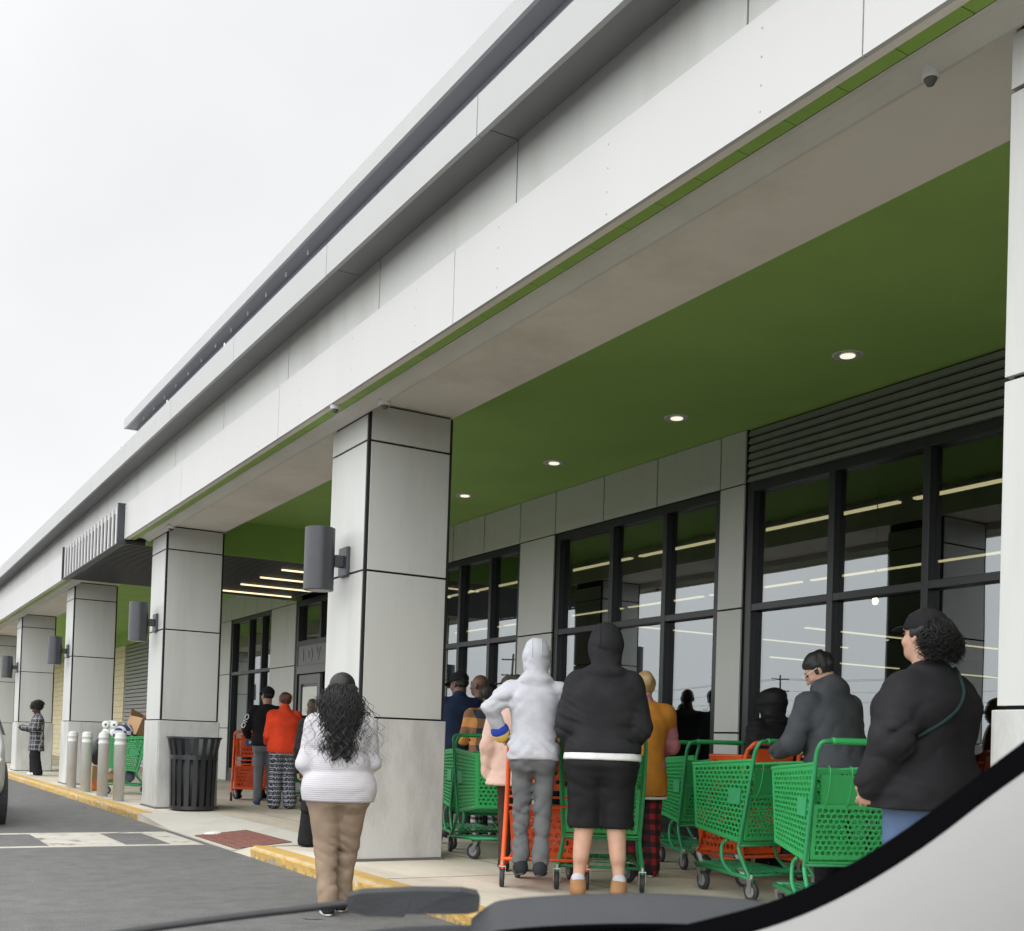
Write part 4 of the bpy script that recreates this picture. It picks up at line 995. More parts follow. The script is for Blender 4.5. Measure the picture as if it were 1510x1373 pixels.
    def legs(s, m, name='trousers', r=(.098, .07, .062), end=1.03, waist=.17, ease=1.05, fold=.006, fr=11, hem_bunch=0, clip=None):
        k = s.k; b_ = .45+.55*s.bulk; q = Sdf(); L = np.linalg.norm(s.j['nk']-s.j['pel'])
        q.add(stack(s.j['pel'], s.j['pel']+V3(0, 0, .575*k), (1, 0, 0), [-.17, -.06, .04, .09, .17], np.array([s.A[0]*.92, s.A[0]*1.02, s.A[1]*.97, s.A[1]*.86, s.A[2]*.6])*ease, np.array([s.B[0]*.85, s.B[0]*1.08, s.B[1]*.95, s.B[1]*.82, s.B[2]*.6])*ease, [-.01*k, -.018*k, -.015*k, -.01*k, -.005*k]))
        for sg in (-1, 1): q.add(ell(s.j['pel']+V3(sg*.075*s.hipw, -.075, -.055)*k*b_, V3(.085, .062, .085)*k*b_), .03)
        for sd in 'LR':
            s.limb_leg(q, sd, tuple(np.array(r)*k*np.array([b_, .6*b_+.4, .4*b_+.6])), end, .035)
            if hem_bunch: q.add(cone(s.j['an'+sd]+V3(0, 0, .09)*k, s.j['an'+sd]+V3(0, .0, .03)*k, r[2]*k*1.1, r[2]*k*(1.0+hem_bunch)), .03)
        jj = [(s.j['knL'], .1, 1.1), (s.j['knR'], .1, 1.1), (s.j['anL']+V3(0, 0, .06), .1, 1.6), (s.j['anR']+V3(0, 0, .06), .1, 1.6), (s.j['hpL']+V3(0, 0, -.06), .1, .8), (s.j['hpR']+V3(0, 0, -.06), .1, .8)]
        q.disp = folds(jj, s.seed+7, fold, fr)
        q.clipz = clip if clip is not None else .012*k
        return s.add(name, q, m)
    def shoes(s, m, sole=None, high=0, name='shoe'):
        k = s.k
        for sd, sg in (('L', -1), ('R', 1)):
            a = s.j['an'+sd]; d = V3(sg*.16, 1, 0); d /= np.linalg.norm(d); g = V3(a[0], a[1], max(a[2]-.085*k, 0)); X = V3(d[1], -d[0], 0); R = np.stack([X, d, V3(0, 0, 1)], 1)
            q = Sdf(); q.add(ell(g+d*.055*k+V3(0, 0, .042*k), V3(.044, .135, .042)*k, R)); q.add(ell(g-d*.035*k+V3(0, 0, .055*k), V3(.042, .055, .058)*k, R), .03)
            if high: q.add(cone(g+V3(0, 0, .06*k)-d*.02*k, a+V3(0, 0, high*k), .05*k, .052*k), .03)
            q.disp = None
            v, f = q.mesh(.010); v[:, 2] = np.maximum(v[:, 2], g[2]+.004)
            o = link(name, np_mesh('shoe', [(v, f)]), m, s.root)
            if sole: 
                w = Sdf(); w.add(ell(g+d*.05*k+V3(0, 0, .012*k), V3(.048, .142, .02)*k, R)); v, f = w.mesh(.009); v[:, 2] = np.clip(v[:, 2], g[2]+.001, g[2]+.024*k)
                link('sole', np_mesh('sole', [(v, f)]), sole, o)
    def hair(s, m, kind='short', r=0., name='hair', noise=.004):
        k = s.k; H = s.H; R = s.HR; q = Sdf()
        q.add(ell(H((0, -.018, .032)), V3(.086+r, .105+r, .098+r)*k, R)); q.cut(ell(H((0, .118, -.045)), V3(.125, .122, .116)*k, R), .012)
        if kind == 'short': q.cut(ell(H((0, -.0, -.145)), V3(.14, .16, .085)*k, R), .01)
        if kind == 'afro': q.add(ell(H((0, -.045, .075)), V3(.122, .135, .12)*k, R), .03); q.add(ell(H((.02, -.12, .10)), V3(.07, .07, .07)*k, R), .04)
        if kind == 'long': q.add(ell(H((0, -.06, -.09)), V3(.085+r, .06+r, .13)*k, R), .03)
        if kind == 'bun':
            q.add(ell(H((.01, -.095, .055)), V3(.05, .045, .055)*k, R), .02); q.cut(ell(H((0, -.0, -.155)), V3(.14, .16, .085)*k, R), .01)
        rr = np.random.RandomState(s.seed); a = rr.randn(6, 3)*60; ph = rr.rand(6)*6
        q.disp = lambda P: noise*sum(np.sin(P@a[i]+ph[i]) for i in range(6))/2
        return s.add(name, q, m, .0085)
    def cap(s, m, visor=True, vlen=.075, knit=False, name='cap'):
        k = s.k; H = s.H; R = s.HR; q = Sdf()
        q.add(ell(H((0, -.014, .045)), V3(.092, .112, .092)*k, R)); q.cut(ell(H((0, 0, -.075)), V3(.3, .3, .105)*k, R), .006)
        if visor: q.add(ell(H((0, .10, .040)), V3(.072, .03+vlen, .008)*k, R@rotm(0, -.18)), .008)
        o = s.add(name, q, m, .0085)
        MB().lathe([(.012*k, 0), (.010*k, .006*k), (.001, .008*k)], tuple(H((0, -.014, .136))), 10).build('cap_button', m, o)
        return o
    def strands(s, m, n, length, seed, rad_=.005, curl=.012, turns=5, spread=.03, base=(0, -.02, .03), er=(.09, .11, .1), zmin=-.6, out=.05, wave=1.0, zmax=.95, lmin=.65, name='curls', back=True, seg=22, front=.35):
        rr = random.Random(seed); k = s.k; mb = MB(); H = s.H
        for i in range(n):
            while 1:
                th = rr.uniform(0, 2*math.pi); zz = rr.uniform(zmin, zmax)
                dx, dy = math.cos(th)*math.sqrt(1-zz*zz), math.sin(th)*math.sqrt(1-zz*zz)
                if not back or dy < front: break
            p = np.array(base)+np.array([dx, dy, zz])*np.array(er); L = length*rr.uniform(lmin, 1.05)
            ph = rr.uniform(0, 6.28); tn = turns*rr.uniform(.7, 1.3); pts = []; ox = rr.uniform(-spread, spread); oy = rr.uniform(-spread, spread)*.5
            dirn = rr.choice((-1, 1))
            for t in range(seg):
                f_ = t/(seg-1); e = 1-math.exp(-4*f_)
                x = p[0]+dx*out*e+ox*f_; y = p[1]+(min(dy, -.1) if back else dy)*out*e+oy*f_; z = p[2]-L*f_*f_*.25-L*.75*f_ + (.02*math.sin(math.pi*min(1, f_*5)) if zz > .2 else 0)
                am = curl*(.25+f_*.9)*wave; a = ph+tn*6.28*f_*dirn
                pts.append(H((x+am*math.cos(a), y+am*math.sin(a), z)))
            mb.tube(pts, [rad_*k*(1-.75*(t/(seg-1))**2) for t in range(seg)], 4)
        return mb.build(name, m, s.root, True)
# ------------------------------------------------------------------ carts in place
for o in (K0,): o.scale = (1.08, 1.08, 1.08)
K0.location = (5.81, 5.95, .1); K0.rotation_euler.z = heading(0, 1)
QUEUE = 'green shopping carts of the queue'
def gcart(label, x, y, h): 
    c = copy_thing(K0, (x, y, .1), heading(*h), label); c.scale = (1.08, 1.08, 1.08); return c
K0['label'] = 'green shopping cart pushed by the person in glasses and dark grey hoodie'
gcart('nearest green shopping cart, rightmost, in front of the heavy person in the black sweater', 5.21, 4.70, (.32, .95))
gcart('green shopping cart in front of the black puffer jacket, beside the mustard vest', 6.65, 7.66, (.2, .98))
gcart('green shopping cart close to the windows behind the mustard vest, mostly hidden', 7.0, 8.75, (.1, 1))
gcart('green shopping cart pushed by the tall man in black hoodie and shorts', 4.75, 6.72, (.60, .80))
gcart('green shopping cart right of the nearest pillar, below the orange and navy checked shirt', 5.51, 9.82, (.1, 1))
gcart('green shopping cart half hidden behind the pale pink coat', 5.33, 9.50, (-.3, -.95))
gcart('green shopping cart half hidden behind the orange-red fleece', 6.15, 16.3, (.3, .95))
CL = gcart('green shopping cart loaded with bags and paper towels behind the bollards', 4.50, 19.80, (-1, .16)); CL['group'] = 'loaded cart'; del CL['group']
OC = make_orange('orange two tier cart the boy in the light grey hoodie stands on', (4.45, 6.99, .1), heading(.53, .85)); OC.scale = (1.08, 1.08, 1.08)
def ocart(label, x, y, h): c = copy_thing(OC, (x, y, .1), heading(*h), label); c.scale = (1.08, 1.08, 1.08); return c
ocart('orange two tier cart hidden behind the nearer green carts', 6.5, 6.8, (0, 1))
O2 = ocart('orange two tier cart with a blue sign, beside the black jacket with white sleeve letters', 5.70, 17.8, (.25, .97))
sg = MB(); sg.box(-.10, .03, .012, .017, .83, .97); sg.m = 1; sg.lathe([(.018, .0095), (.018, .0115)], (-.035, 0, .935), 12, 'y'); sg.box(-.055, -.015, .0095, .0115, .86, .912); sg.m = 2; sg.box(.031, .07, .012, .017, .83, .97)
sg.build('notice_card', [mat('notice_blue', (.03, .12, .5, 1), .5), mat('notice_white', (.8, .8, .8, 1), .5), mat('notice_pale', (.6, .75, .85, 1), .5)], O2)
# goods on and beside the loaded cart
def sdf_thing(name, sdf, m, h, loc, rz, label, cat):
    o = link(name, np_mesh(name, [sdf.mesh(h)]), m, None, label=label, cat=cat); o.location = loc; o.rotation_euler.z = rz; return o
pt = empty('paper_towel_pack', (3.90, 19.92, 1.06), -.5, label='white wrapped pack of paper towel rolls on top of the loaded cart', cat='paper towels')
for i in range(2):
    for jz in range(2):
        MB().lathe([(.02, 0), (.066, 0), (.068, .01), (.068, .25), (.066, .26), (.02, .26)], (-.07+.14*i, 0, .07+.135*jz), 20, 'y').build('roll', mat('paper_towel', (.72, .73, .70, 1), .9, .04), pt, True)
        MB().lathe([(.021, -.001), (.021, .05)], (-.07+.14*i, 0, .07+.135*jz), 12, 'y').build('core', mat('core_dark', (.08, .06, .05, 1), .9), pt)
q = Sdf(); q.add(ell((0, .13, .14), (.145, .10, .145))); q.disp = folds([], 3, .02, 9); link('wrapper', np_mesh('wrapper', [q.mesh(.014)]), mat('pack_wrap_green', (.50, .58, .52, 1), .3, .15, 8), pt)
bx = empty('cardboard_box', (4.34, 19.84, 1.07), .5, label='open brown cardboard box tilted on top of the loaded cart', cat='box'); bx.rotation_euler = (.15, .35, .6)
m = MB(); m.box(-.2, .2, -.14, .14, 0, .012); m.box(-.2, -.19, -.139, .139, .013, .3); m.box(.19, .2, -.139, .139, .013, .3); m.box(-.2, .2, -.15, -.14, 0, .3); m.box(-.2, .2, .14, .15, 0, .3); m.build('tray', CARD, bx)
m = MB(); m.hexa([(-.2, -.152, .301), (.2, -.152, .301), (.2, -.145, .301), (-.2, -.145, .301)], [(-.2, -.24, .40), (.2, -.24, .40), (.2, -.233, .40), (-.2, -.233, .40)]); m.hexa([(-.2, .145, .301), (.2, .145, .301), (.2, .152, .301), (-.2, .152, .301)], [(-.19, .2, .43), (.19, .2, .43), (.19, .207, .43), (-.19, .207, .43)]); m.build('flap', CARD, bx)
def bag(lb, loc, r, m, seed, cat='bag', name='full_bag', amp=.03):
    q = Sdf(); q.add(ell((0, 0, r[2]), r)); q.add(ell((.03, .02, r[2]*1.7), (r[0]*.5, r[1]*.5, r[2]*.5)), .06); q.disp = folds([], seed, amp, 8); v, f = q.mesh(.016); v[:, 2] = np.maximum(v[:, 2], 0)
    o = link(name, np_mesh(name, [(v, f)]), m, None, label=lb, cat=cat); o.location = loc; return o
bag('navy and white bundle of clothes on top of the loaded cart', (4.12, 19.80, .97), (.19, .17, .15), plaid_mat('navy_bundle', (.03, .04, .09, 1), (.5, .5, .55, 1), (.04, .05, .1, 1), 7, 6, .35), 5)
bag('blue grey plastic bag on the lower tray of the loaded cart', (4.16, 19.85, .29), (.17, .15, .11), mat('bag_bluegrey', (.14, .16, .24, 1), .35, .4, 9), 9)
bag('crumpled tan paper bag on the lower tray of the loaded cart', (3.96, 19.9, .29), (.14, .13, .09), CARD, 11)
mat('bag_black', (.015, .015, .017, 1), .4)
bag('black bag on top of the brown carton by the farthest bollards', (3.90, 20.95, .55), (.14, .13, .22), MATS['bag_black'], 15)
tb = empty('cardboard_carton', (3.90, 20.95, .1), .2, label='tall brown carton with orange print on the ground by the farthest bollard', cat='box')
MB().box(-.11, .11, -.1, .1, 0, .44).build('carton', CARD, tb, bevel=.006); MB().box(-.112, .112, -.103, -.1005, .04, .17).build('print_band', mat('orange_print', (.7, .2, .06, 1), .7, .4, 14), tb)
# litter on the ramp
q = Sdf(); q.add(ell((0, 0, .012), (.11, .07, .02))); q.disp = folds([], 21, .012, 16); sdf_thing('paper_litter', q, mat('litter_white', (.72, .72, .70, 1), .8), .008, (3.60, 12.55, walk_h(3.6, 12.55)+.005), .4, 'crumpled white paper litter beside the red paving', 'litter')

# ------------------------------------------------------------------ people
RUB = RUBBER
BLK = cloth('black', (.018, .018, .02, 1)); BLK2 = cloth('washed_black', (.028, .028, .031, 1)); CHAR = cloth('dark_grey', (.075, .08, .09, 1)); LGREY = cloth('light_grey_marl', (.50, .51, .55, 1), .9, .08); MGREY = cloth('grey_sweatpants', (.135, .14, .145, 1)); KHAKI = cloth('khaki', (.30, .225, .165, 1)); NAVY = cloth('navy', (.022, .035, .075, 1)); RED = cloth('orange_red_fleece', (.70, .065, .025, 1), .95, .12, .6, 300); MUST = cloth('mustard_wool', (.52, .215, .035, 1)); PINK = cloth('dusty_pink', (.50, .20, .24, 1)); BEIGE = cloth('pale_pink_coat', (.66, .47, .39, 1)); JEANS = cloth('blue_jeans', (.11, .17, .29, 1)); WHITE = cloth('white_cotton', (.75, .75, .75, 1)); SHORTS = cloth('black_shorts', (.016, .016, .018, 1), .55, .2, .15); DBROWN = cloth('dark_brown', (.06, .04, .03, 1))
TANSHOE = cloth('tan_suede', (.33, .18, .085, 1)); GREYSHOE = cloth('dark_shoe', (.03, .032, .036, 1)); WSHOE = cloth('white_shoe', (.7, .7, .68, 1), .6); SOLEW = mat('pale_sole', (.55, .54, .5, 1), .7)
WKNIT = knit_mat('white_rib_knit', (.56, .545, .575, 1), 74, .2)

# woman in the white sweater, stepping on the road beside the kerb
F = Person('woman with long black curly hair in white ribbed sweater and khaki trousers', 2.80, 6.92, (.36, .93), 1.555, 1.1, hip=1.15, z=0, seed=3, group='people on foot', stance=(-.03, .16), foot=.05, voxel=.0125, shz=1.385, sh=.97, arms=dict(L=((-.245, -.03, 1.08), (-.14, .22, 1.06)), R=((.232, .02, 1.10), (.12, .24, 1.1))))
F.body('LR')
q = F.top('sweater', WKNIT, hem=-.075, ease=1.13, arm=(.070, .064, .05), fold=.006, fr=9, hemtight=.97, extraA=[1.09, 1.09, 1.10, 1.12, 1.02, 1, 1, 1, 1])
_d = q.disp
q.disp = lambda P: _d(P)+.013*np.exp(-((P[:, 2]-.955-.04*np.sin(P[:, 0]*4))/.03)**2)*0-.008*np.exp(-((P[:, 2]-.93-.03*P[:, 0])/.016)**2)-.006*np.exp(-((P[:, 2]-1.06+.05*P[:, 0])/.016)**2)+.006*np.exp(-((P[:, 2]-.99)/.035)**2)
F.add('sweater', q, WKNIT)
F.legs(KHAKI, r=(.124, .082, .060), end=1.0, ease=1.12, fold=.009, fr=9, hem_bunch=.10)
F.shoes(GREYSHOE, SOLEW)
q = Sdf()
for c_, r_ in (((0, -.085, -.03), (.082, .06, .10)), ((0, -.135, -.16), (.086, .05, .14)), ((.01, -.17, -.30), (.072, .04, .14)), ((-.035, -.20, -.41), (.042, .03, .10)), ((.045, -.20, -.40), (.038, .03, .11))): q.add(ell(F.H(c_), V3(*r_)*F.k, F.HR), .03)
q.disp = lambda P: .010*np.sin(P[:, 0]*120+6*np.sin(P[:, 2]*28))+.006*np.sin(P[:, 0]*70-P[:, 2]*60+2)
F.add('long_hair', q, BLKHAIR, .0085)
F.hair(BLKHAIR, 'long', .006)
F.strands(BLKHAIR, 900, .53, 5, .0036, .020, 3.6, .03, (0, -.03, .02), (.078, .105, .09), -.6, .085, zmax=.3, lmin=.74, seg=26)
F.strands(BLKHAIR, 70, .55, 8, .0018, .030, 4.5, .12, (0, -.03, .0), (.10, .11, .06), -.5, .13, zmax=.3, seg=30, name='loose_curls')
q = Sdf(); q.add(ell(F.H((0, -.018, .042)), V3(.095, .112, .095)*F.k, F.HR)); q.cut(ell(F.H((0, 0, -.09)), V3(.3, .3, .125)*F.k), .006); F.add('hair_top', q, BLKHAIR, .009)
m = MB()
for sg in (-1, 1): m.tube([F.H((.03*sg+.02, -.133, .005)), F.H((.02*sg+.02, -.140, .03))], .007, 6)
m.build('hair_clip', mat('clip_pale', (.55, .40, .30, 1), .3), F.root)

# man in the black hoodie and shorts
O = Person('tall man in black hoodie with the hood up, black shorts and tan shoes', 4.56, 6.46, (.58, .81), 1.84, 1.36, hip=1.0, sh=.82, seed=5, foot=.135, hpitch=.22, lean=.05, voxel=.0125, sk=LIGHT, arms=dict(L=((-.232, -.03, 1.12), (-.19, .26, 1.03)), R=((.232, -.03, 1.12), (.19, .26, 1.03))))
O.body('LR', 1.3, bare=True)
q = O.top('hoodie', BLK2, hem=.045, ease=1.10, arm=(.086, .074, .058), fold=.016, fr=10, hemtight=.95); O.hood_up(q, 1.04); O.add('hoodie', q, BLK2); O.hood_seam(q, BLK2)
q = Sdf(); q.add(stack(O.j['pel'], O.j['nk'], (1, 0, 0), [.0, .085], np.array([.174, .170])*O.k*1.36*1.10, np.array([.130, .128])*O.k*1.36*1.12, [-.015, 0])); q.disp = folds([], 4, .004); O.add('t_shirt', q, WHITE)
O.legs(SHORTS, 'shorts', r=(.122, .098, .092), end=.12, waist=.10, ease=1.05, fold=.013, fr=8, clip=.455*O.k)
O.shoes(TANSHOE, mat('gum_sole', (.30, .17, .08, 1), .7), high=.02)
for sd in 'LR':
    q = Sdf(); q.add(cone(O.j['an'+sd]+V3(0, -.01, -.02), O.j['an'+sd]+V3(0, -.01, .035), .043*O.k, .046*O.k)); O.add('sock', q, LGREY, .010)

# boy standing on the orange cart
M_ = Person('boy in light grey hoodie and grey sweatpants standing on the rail of an orange cart', 4.265, 6.89, (.50, .86), 1.64, .93, z=.215, seed=7, foot=.075, hpitch=.35, lean=.10, voxel=.0125, sk=LIGHT, stance=(.03, -.06), arms=dict(L=((-.345, -.02, 1.27), (-.25, .11, 1.06)), R=((.34, .04, 1.21), (.25, .2, 1.06))))
M_.body('LR', 1.2)
q = M_.top('hoodie', LGREY, hem=-.035, ease=1.16, arm=(.082, .07, .054), end=.93, fold=.015, fr=10, hemtight=1.0, extraA=[1.06, 1.05, 1.0, 1, 1, 1, 1, 1, 1]); M_.hood_up(q, .97); M_.add('hoodie', q, LGREY); M_.hood_seam(q, LGREY)
for sd in 'LR':
    a = M_.j['el'+sd]; b = M_.j['wr'+sd]
    for t0, c_, nm in ((.86, cloth('cuff_blue', (.03, .06, .35, 1)), 'blue_cuff_stripe'), (.95, cloth('cuff_yellow', (.7, .5, .12, 1)), 'yellow_cuff_stripe')):
        q = Sdf(); q.add(cone(a+(b-a)*t0, a+(b-a)*(t0+.022), .068, .066)); M_.add(nm, q, c_, .009)
M_.legs(MGREY, 'sweatpants', r=(.090, .066, .052), end=.90, ease=1.08, fold=.013, fr=9, hem_bunch=.25)
M_.shoes(GREYSHOE, mat('black_sole', (.05, .05, .05, 1), .7), high=.01)

# heavy person in the black sweater at the right
T = Person('heavy person in black sweater, cap and blue jeans with a strap across the back', 4.47, 3.66, (-.08, 1), 1.735, 1.58, hip=.98, seed=9, sh=.86, shz=1.345, foot=.13, hyaw=-.05, hpitch=-.05, voxel=.013, sk=LIGHT, arms=dict(L=((-.315, -.04, 1.13), (-.325, .07, .905)), R=((.30, .06, 1.13), (.25, .3, 1.02))))
T.body('LR', 1.0, dict(L=((.12, .42, -.75), (.85, .3, .1))))
qT = T.top('sweater', BLK, hem=-.10, ease=1.06, arm=(.09, .078, .055), end=.98, fold=.019, fr=7.5, belly=.03, hemtight=1.0, extraA=[1.13, 1.12, 1.08, 1.03, 1, 1, 1, 1, 1]); T.add('sweater', qT, BLK2)
T.legs(JEANS, 'jeans', r=(.112, .088, .075), end=1.0, ease=.95)
T.shoes(GREYSHOE, SOLEW)
T.hair(BLKHAIR, 'short', .004)
T.strands(BLKHAIR, 800, .10, 4, .0026, .016, 2.5, .02, (0, -.045, .01), (.088, .09, .085), -.7, .05, seg=12, front=-.25)
T.cap(cloth('faded_black_cap', (.022, .022, .024, 1)), vlen=.055)
def strap(per, q, pts, m, name='strap', r=.011):
    mb = MB(); P_ = []
    for x, z in pts:
        y = -.9
        for _ in range(60):
            d = float(q.ev(np.array([[x, y, z]]))[0])
            if d < .002: break
            y += max(d*.7, .002)
        P_.append((x, y-.004, z))
    mb.tube(curve(P_, 4), r, 8); return mb.build(name, m, per.root, True)
strap(T, qT, [(.10, 1.47), (.06, 1.42), (.0, 1.34), (-.07, 1.26), (-.15, 1.19), (-.24, 1.13)], cloth('dark_teal_strap', (.03, .055, .055, 1)), r=.009)

# man with glasses
Sx = Person('man with glasses and short black hair in dark grey hoodie, looking down over his cart', 5.83, 5.50, (.0, 1), 1.76, 1.15, shz=1.37, seed=11, hyaw=.62, hpitch=.5, lean=.22, voxel=.013, sk=LIGHT, arms=dict(L=((-.30, .12, 1.10), (-.2, .37, 1.04)), R=((.30, .12, 1.10), (.2, .37, 1.04))))
Sx.body('LR', 1.3)
q = Sx.top('hoodie', CHAR, hem=-.03, ease=1.13, arm=(.085, .07, .052), fold=.016, fr=9); Sx.hood_down(q); Sx.add('hoodie', q, CHAR)
Sx.legs(BLK); Sx.shoes(GREYSHOE); Sx.hair(BLKHAIR, 'short', .006)
m = MB(); k = Sx.k
for sg in (-1, 1):
    m.tube([Sx.H((sg*.034+.024*math.cos(t*math.pi/6), .113-.004*abs(math.cos(t*math.pi/6)), .010+.018*math.sin(t*math.pi/6))) for t in range(12)], .0028, 6, True)
    m.tube([Sx.H((sg*.058, .109, .014)), Sx.H((sg*.080, .06, .014)), Sx.H((sg*.083, -.01, .010))], .0026, 6)
m.tube([Sx.H((-.010, .116, .012)), Sx.H((.010, .116, .012))], .0026, 6)
m.build('glasses', mat('pale_glasses_frame', (.65, .65, .64, 1), .25), Sx.root)

# black puffer hood
R_ = Person('person in black quilted puffer jacket with the hood up, behind the carts', 6.93, 7.30, (.0, 1), 1.55, 1.15, seed=13, foot=.09, voxel=.016, hyaw=.2)
R_.body('')
q = R_.top('puffer_jacket', BLK, hem=-.08, ease=1.22, arm=(.09, .08, .062), fold=.004); R_.hood_up(q, 1.1); _e = q.disp
q.disp = lambda P: _e(P)+.010*np.abs(np.sin(P[:, 2]*2*math.pi/.16))
R_.add('puffer_jacket', q, cloth('black_nylon', (.014, .014, .016, 1), .45, .1, .1)); R_.legs(BLK); R_.shoes(GREYSHOE)

# mustard vest over pink
P_ = Person('blond person in long mustard vest over a pink hoodie and red and black plaid trousers', 5.66, 7.44, (.50, .86), 1.66, 1.05, seed=15, foot=.085, voxel=.0135, hyaw=.1, arms=dict(L=((-.25, .1, 1.1), (-.15, .34, 1.05)), R=((.255, .06, 1.12), (.16, .28, 1.05))), sk=LIGHT)
P_.body('LR', 1.2)
q = P_.top('hoodie', PINK, hem=.02, ease=1.08, arm=(.074, .066, .052), fold=.009, collar=.03); P_.add('hoodie', q, PINK)
q = Sdf(); q.add(stack(P_.j['pel'], P_.j['nk'], (1, 0, 0), [-.36, -.1, .1, .3, .55, .75, .88, .99], np.array([.215, .195, .185, .175, .185, .195, .175, .10])*P_.k*1.06, np.array([.15, .15, .145, .135, .145, .15, .13, .09])*P_.k*1.06, [-.01]*8)); q.disp = folds([], 16, .03, 5, (1, .6, .1))
for sd in 'LR': q.add(cone(P_.j['nk']+V3(0, -.012, -.03), P_.j['sh'+sd]+V3(0, -.01, -.01), .075, .088), .03); q.add(cone(P_.j['sh'+sd], P_.j['sh'+sd]*.75+P_.j['el'+sd]*.25, .088, .08), .03)
P_.add('long_vest', q, MUST)
q = Sdf(); q.add(stack(P_.j['pel'], P_.j['nk'], (1, 0, 0), [-.405, -.362], np.array([.218, .216])*P_.k*1.06, np.array([.152, .152])*P_.k*1.06, [-.01]*2)); q.disp = folds([], 16, .02, 5, (1, .6, .1)); P_.add('white_hem', q, WHITE)
P_.legs(plaid_mat('red_black_plaid', (.35, .02, .03, 1), (.08, .012, .015, 1), (.012, .012, .014, 1), 11, 11, .5), r=(.10, .085, .085), end=1.03, fold=.008); P_.shoes(GREYSHOE, SOLEW)
P_.hair(BLONDH, 'bun', .004)

# pale pink coat behind the boy
N_ = Person('person in pale pink flared coat and dark trousers, mostly hidden behind the boy', 4.80, 8.03, (.5, .87), 1.60, 1.05, seed=17, voxel=.014, foot=.08)
N_.body('LR'); q = N_.top('coat', BEIGE, hem=-.13, ease=1.22, arm=(.085, .078, .06), fold=.006, fr=8, hemtight=1.3); N_.add('coat', q, BEIGE); N_.legs(DBROWN, r=(.085, .06, .05)); N_.shoes(GREYSHOE); N_.hair(BLKHAIR, 'long', .006)

# group right of the pillar
A_ = dict(L=((-.27, .02, 1.12), (-.2, .27, 1.05)), R=((.27, .02, 1.12), (.2, .27, 1.05)))
H_ = Person('person in dark brown jacket almost hidden by the edge of the nearest pillar', 5.98, 12.03, (.4, .9), 1.68, 1.1, seed=19, voxel=.018); H_.body(''); H_.add('jacket', H_.top('jacket', DBROWN, hem=-.05), DBROWN); H_.legs(BLK); H_.shoes(GREYSHOE); H_.hair(BLKHAIR)
I_ = Person('man in navy jacket and black cap, right of the nearest pillar', 5.86, 11.05, (.3, .95), 1.82, 1.18, seed=21, sh=.85, hyaw=.65, hpitch=.15, lean=.08, voxel=.015, sk=BROWN, arms=A_); I_.body('LR'); I_.add('jacket', I_.top('jacket', NAVY, hem=-.06, collar=.02), NAVY); I_.legs(CHAR); I_.shoes(GREYSHOE); I_.hair(BLKHAIR); I_.cap(BLK)
J_ = Person('bald man behind the plaid shirt, only his head showing', 6.36, 11.50, (.1, 1), 1.84, 1.1, seed=23, hyaw=.6, voxel=.018, sk=BROWN); J_.body('LR'); J_.add('shirt', J_.top('shirt', CHAR), CHAR); J_.legs(BLK); J_.shoes(GREYSHOE)
PL = plaid_mat('orange_navy_plaid', (.60, .27, .075, 1), (.24, .12, .06, 1), (.025, .03, .05, 1), 5.2, 5.2, .48)
K_ = Person('person in orange and navy checked shirt and black knit cap', 6.03, 10.70, (.45, .89), 1.68, 1.12, seed=25, hpitch=.2, voxel=.014, sk=BROWN, arms=A_); K_.body('LR'); K_.add('checked_shirt', K_.top('checked_shirt', PL, hem=-.06, ease=1.16, collar=.02), PL); K_.legs(plaid_mat('black_white_check', (.55, .55, .55, 1), (.12, .12, .12, 1), (.02, .02, .02, 1), 16, 16)); K_.shoes(GREYSHOE); K_.hair(BLKHAIR, 'short', .01)
CAMO = mat('camo_cloth', (.10, .095, .055, 1), .9, .65, 22, .2)
L_ = Person('bearded man in camouflage cap looking left, in a dark jacket', 6.42, 10.90, (-.2, 1), 1.80, 1.1, seed=27, hyaw=.75, voxel=.015, sk=TAN, arms=A_); L_.body('LR'); L_.add('jacket', L_.top('jacket', CHAR, hem=-.06, collar=.03), CHAR); L_.legs(BLK); L_.shoes(GREYSHOE); L_.hair(BRNHAIR); L_.cap(CAMO)
q = Sdf(); q.add(ell(L_.H((0, .050, -.085)), V3(.056, .062, .052)*L_.k, L_.HR)); q.cut(ell(L_.H((0, .10, -.045)), V3(.04, .04, .035)*L_.k, L_.HR), .01); L_.add('beard', q, BRNHAIR, .009)

# group by the entrance
A2 = Person('woman with dark curly hair in grey plaid coat and wide black trousers holding a phone', 3.86, 27.9, (-.93, -.1), 1.63, 1.05, seed=29, voxel=.016, sk=DARK, hpitch=.4, foot=.10, group='people on foot', arms=dict(L=((-.22, .10, 1.12), (-.06, .33, 1.17)), R=((.22, .10, 1.12), (.06, .33, 1.15))))
A2.body('LR', 1.0); CT = plaid_mat('grey_plaid_wool', (.10, .105, .12, 1), (.04, .042, .05, 1), (.025, .026, .03, 1), 5, 5, .5, ((.34, .34, .36, 1), 2, .10))
A2.add('plaid_coat', A2.top('plaid_coat', CT, hem=-.30, ease=1.14, arm=(.078, .07, .06), hemtight=1.16, collar=.01), CT)
A2.legs(BLK, 'wide_trousers', r=(.10, .10, .125), end=1.06, ease=1.0); A2.shoes(WSHOE, SOLEW); A2.hair(BLKHAIR, 'afro', .01, noise=.014)
A2.strands(BLKHAIR, 200, .03, 3, .005, .022, 2, .05, (0, -.045, .085), (.11, .13, .115), -.3, .035, back=False, seg=10)
ph = empty('phone', (0, 0, 0), label='dark phone held in both hands by the woman in the grey plaid coat', cat='phone'); ph.location = A2.root.matrix_basis @ Vector((0, .36, 1.12)); ph.rotation_euler = (.9, 0, A2.root.rotation_euler.z)
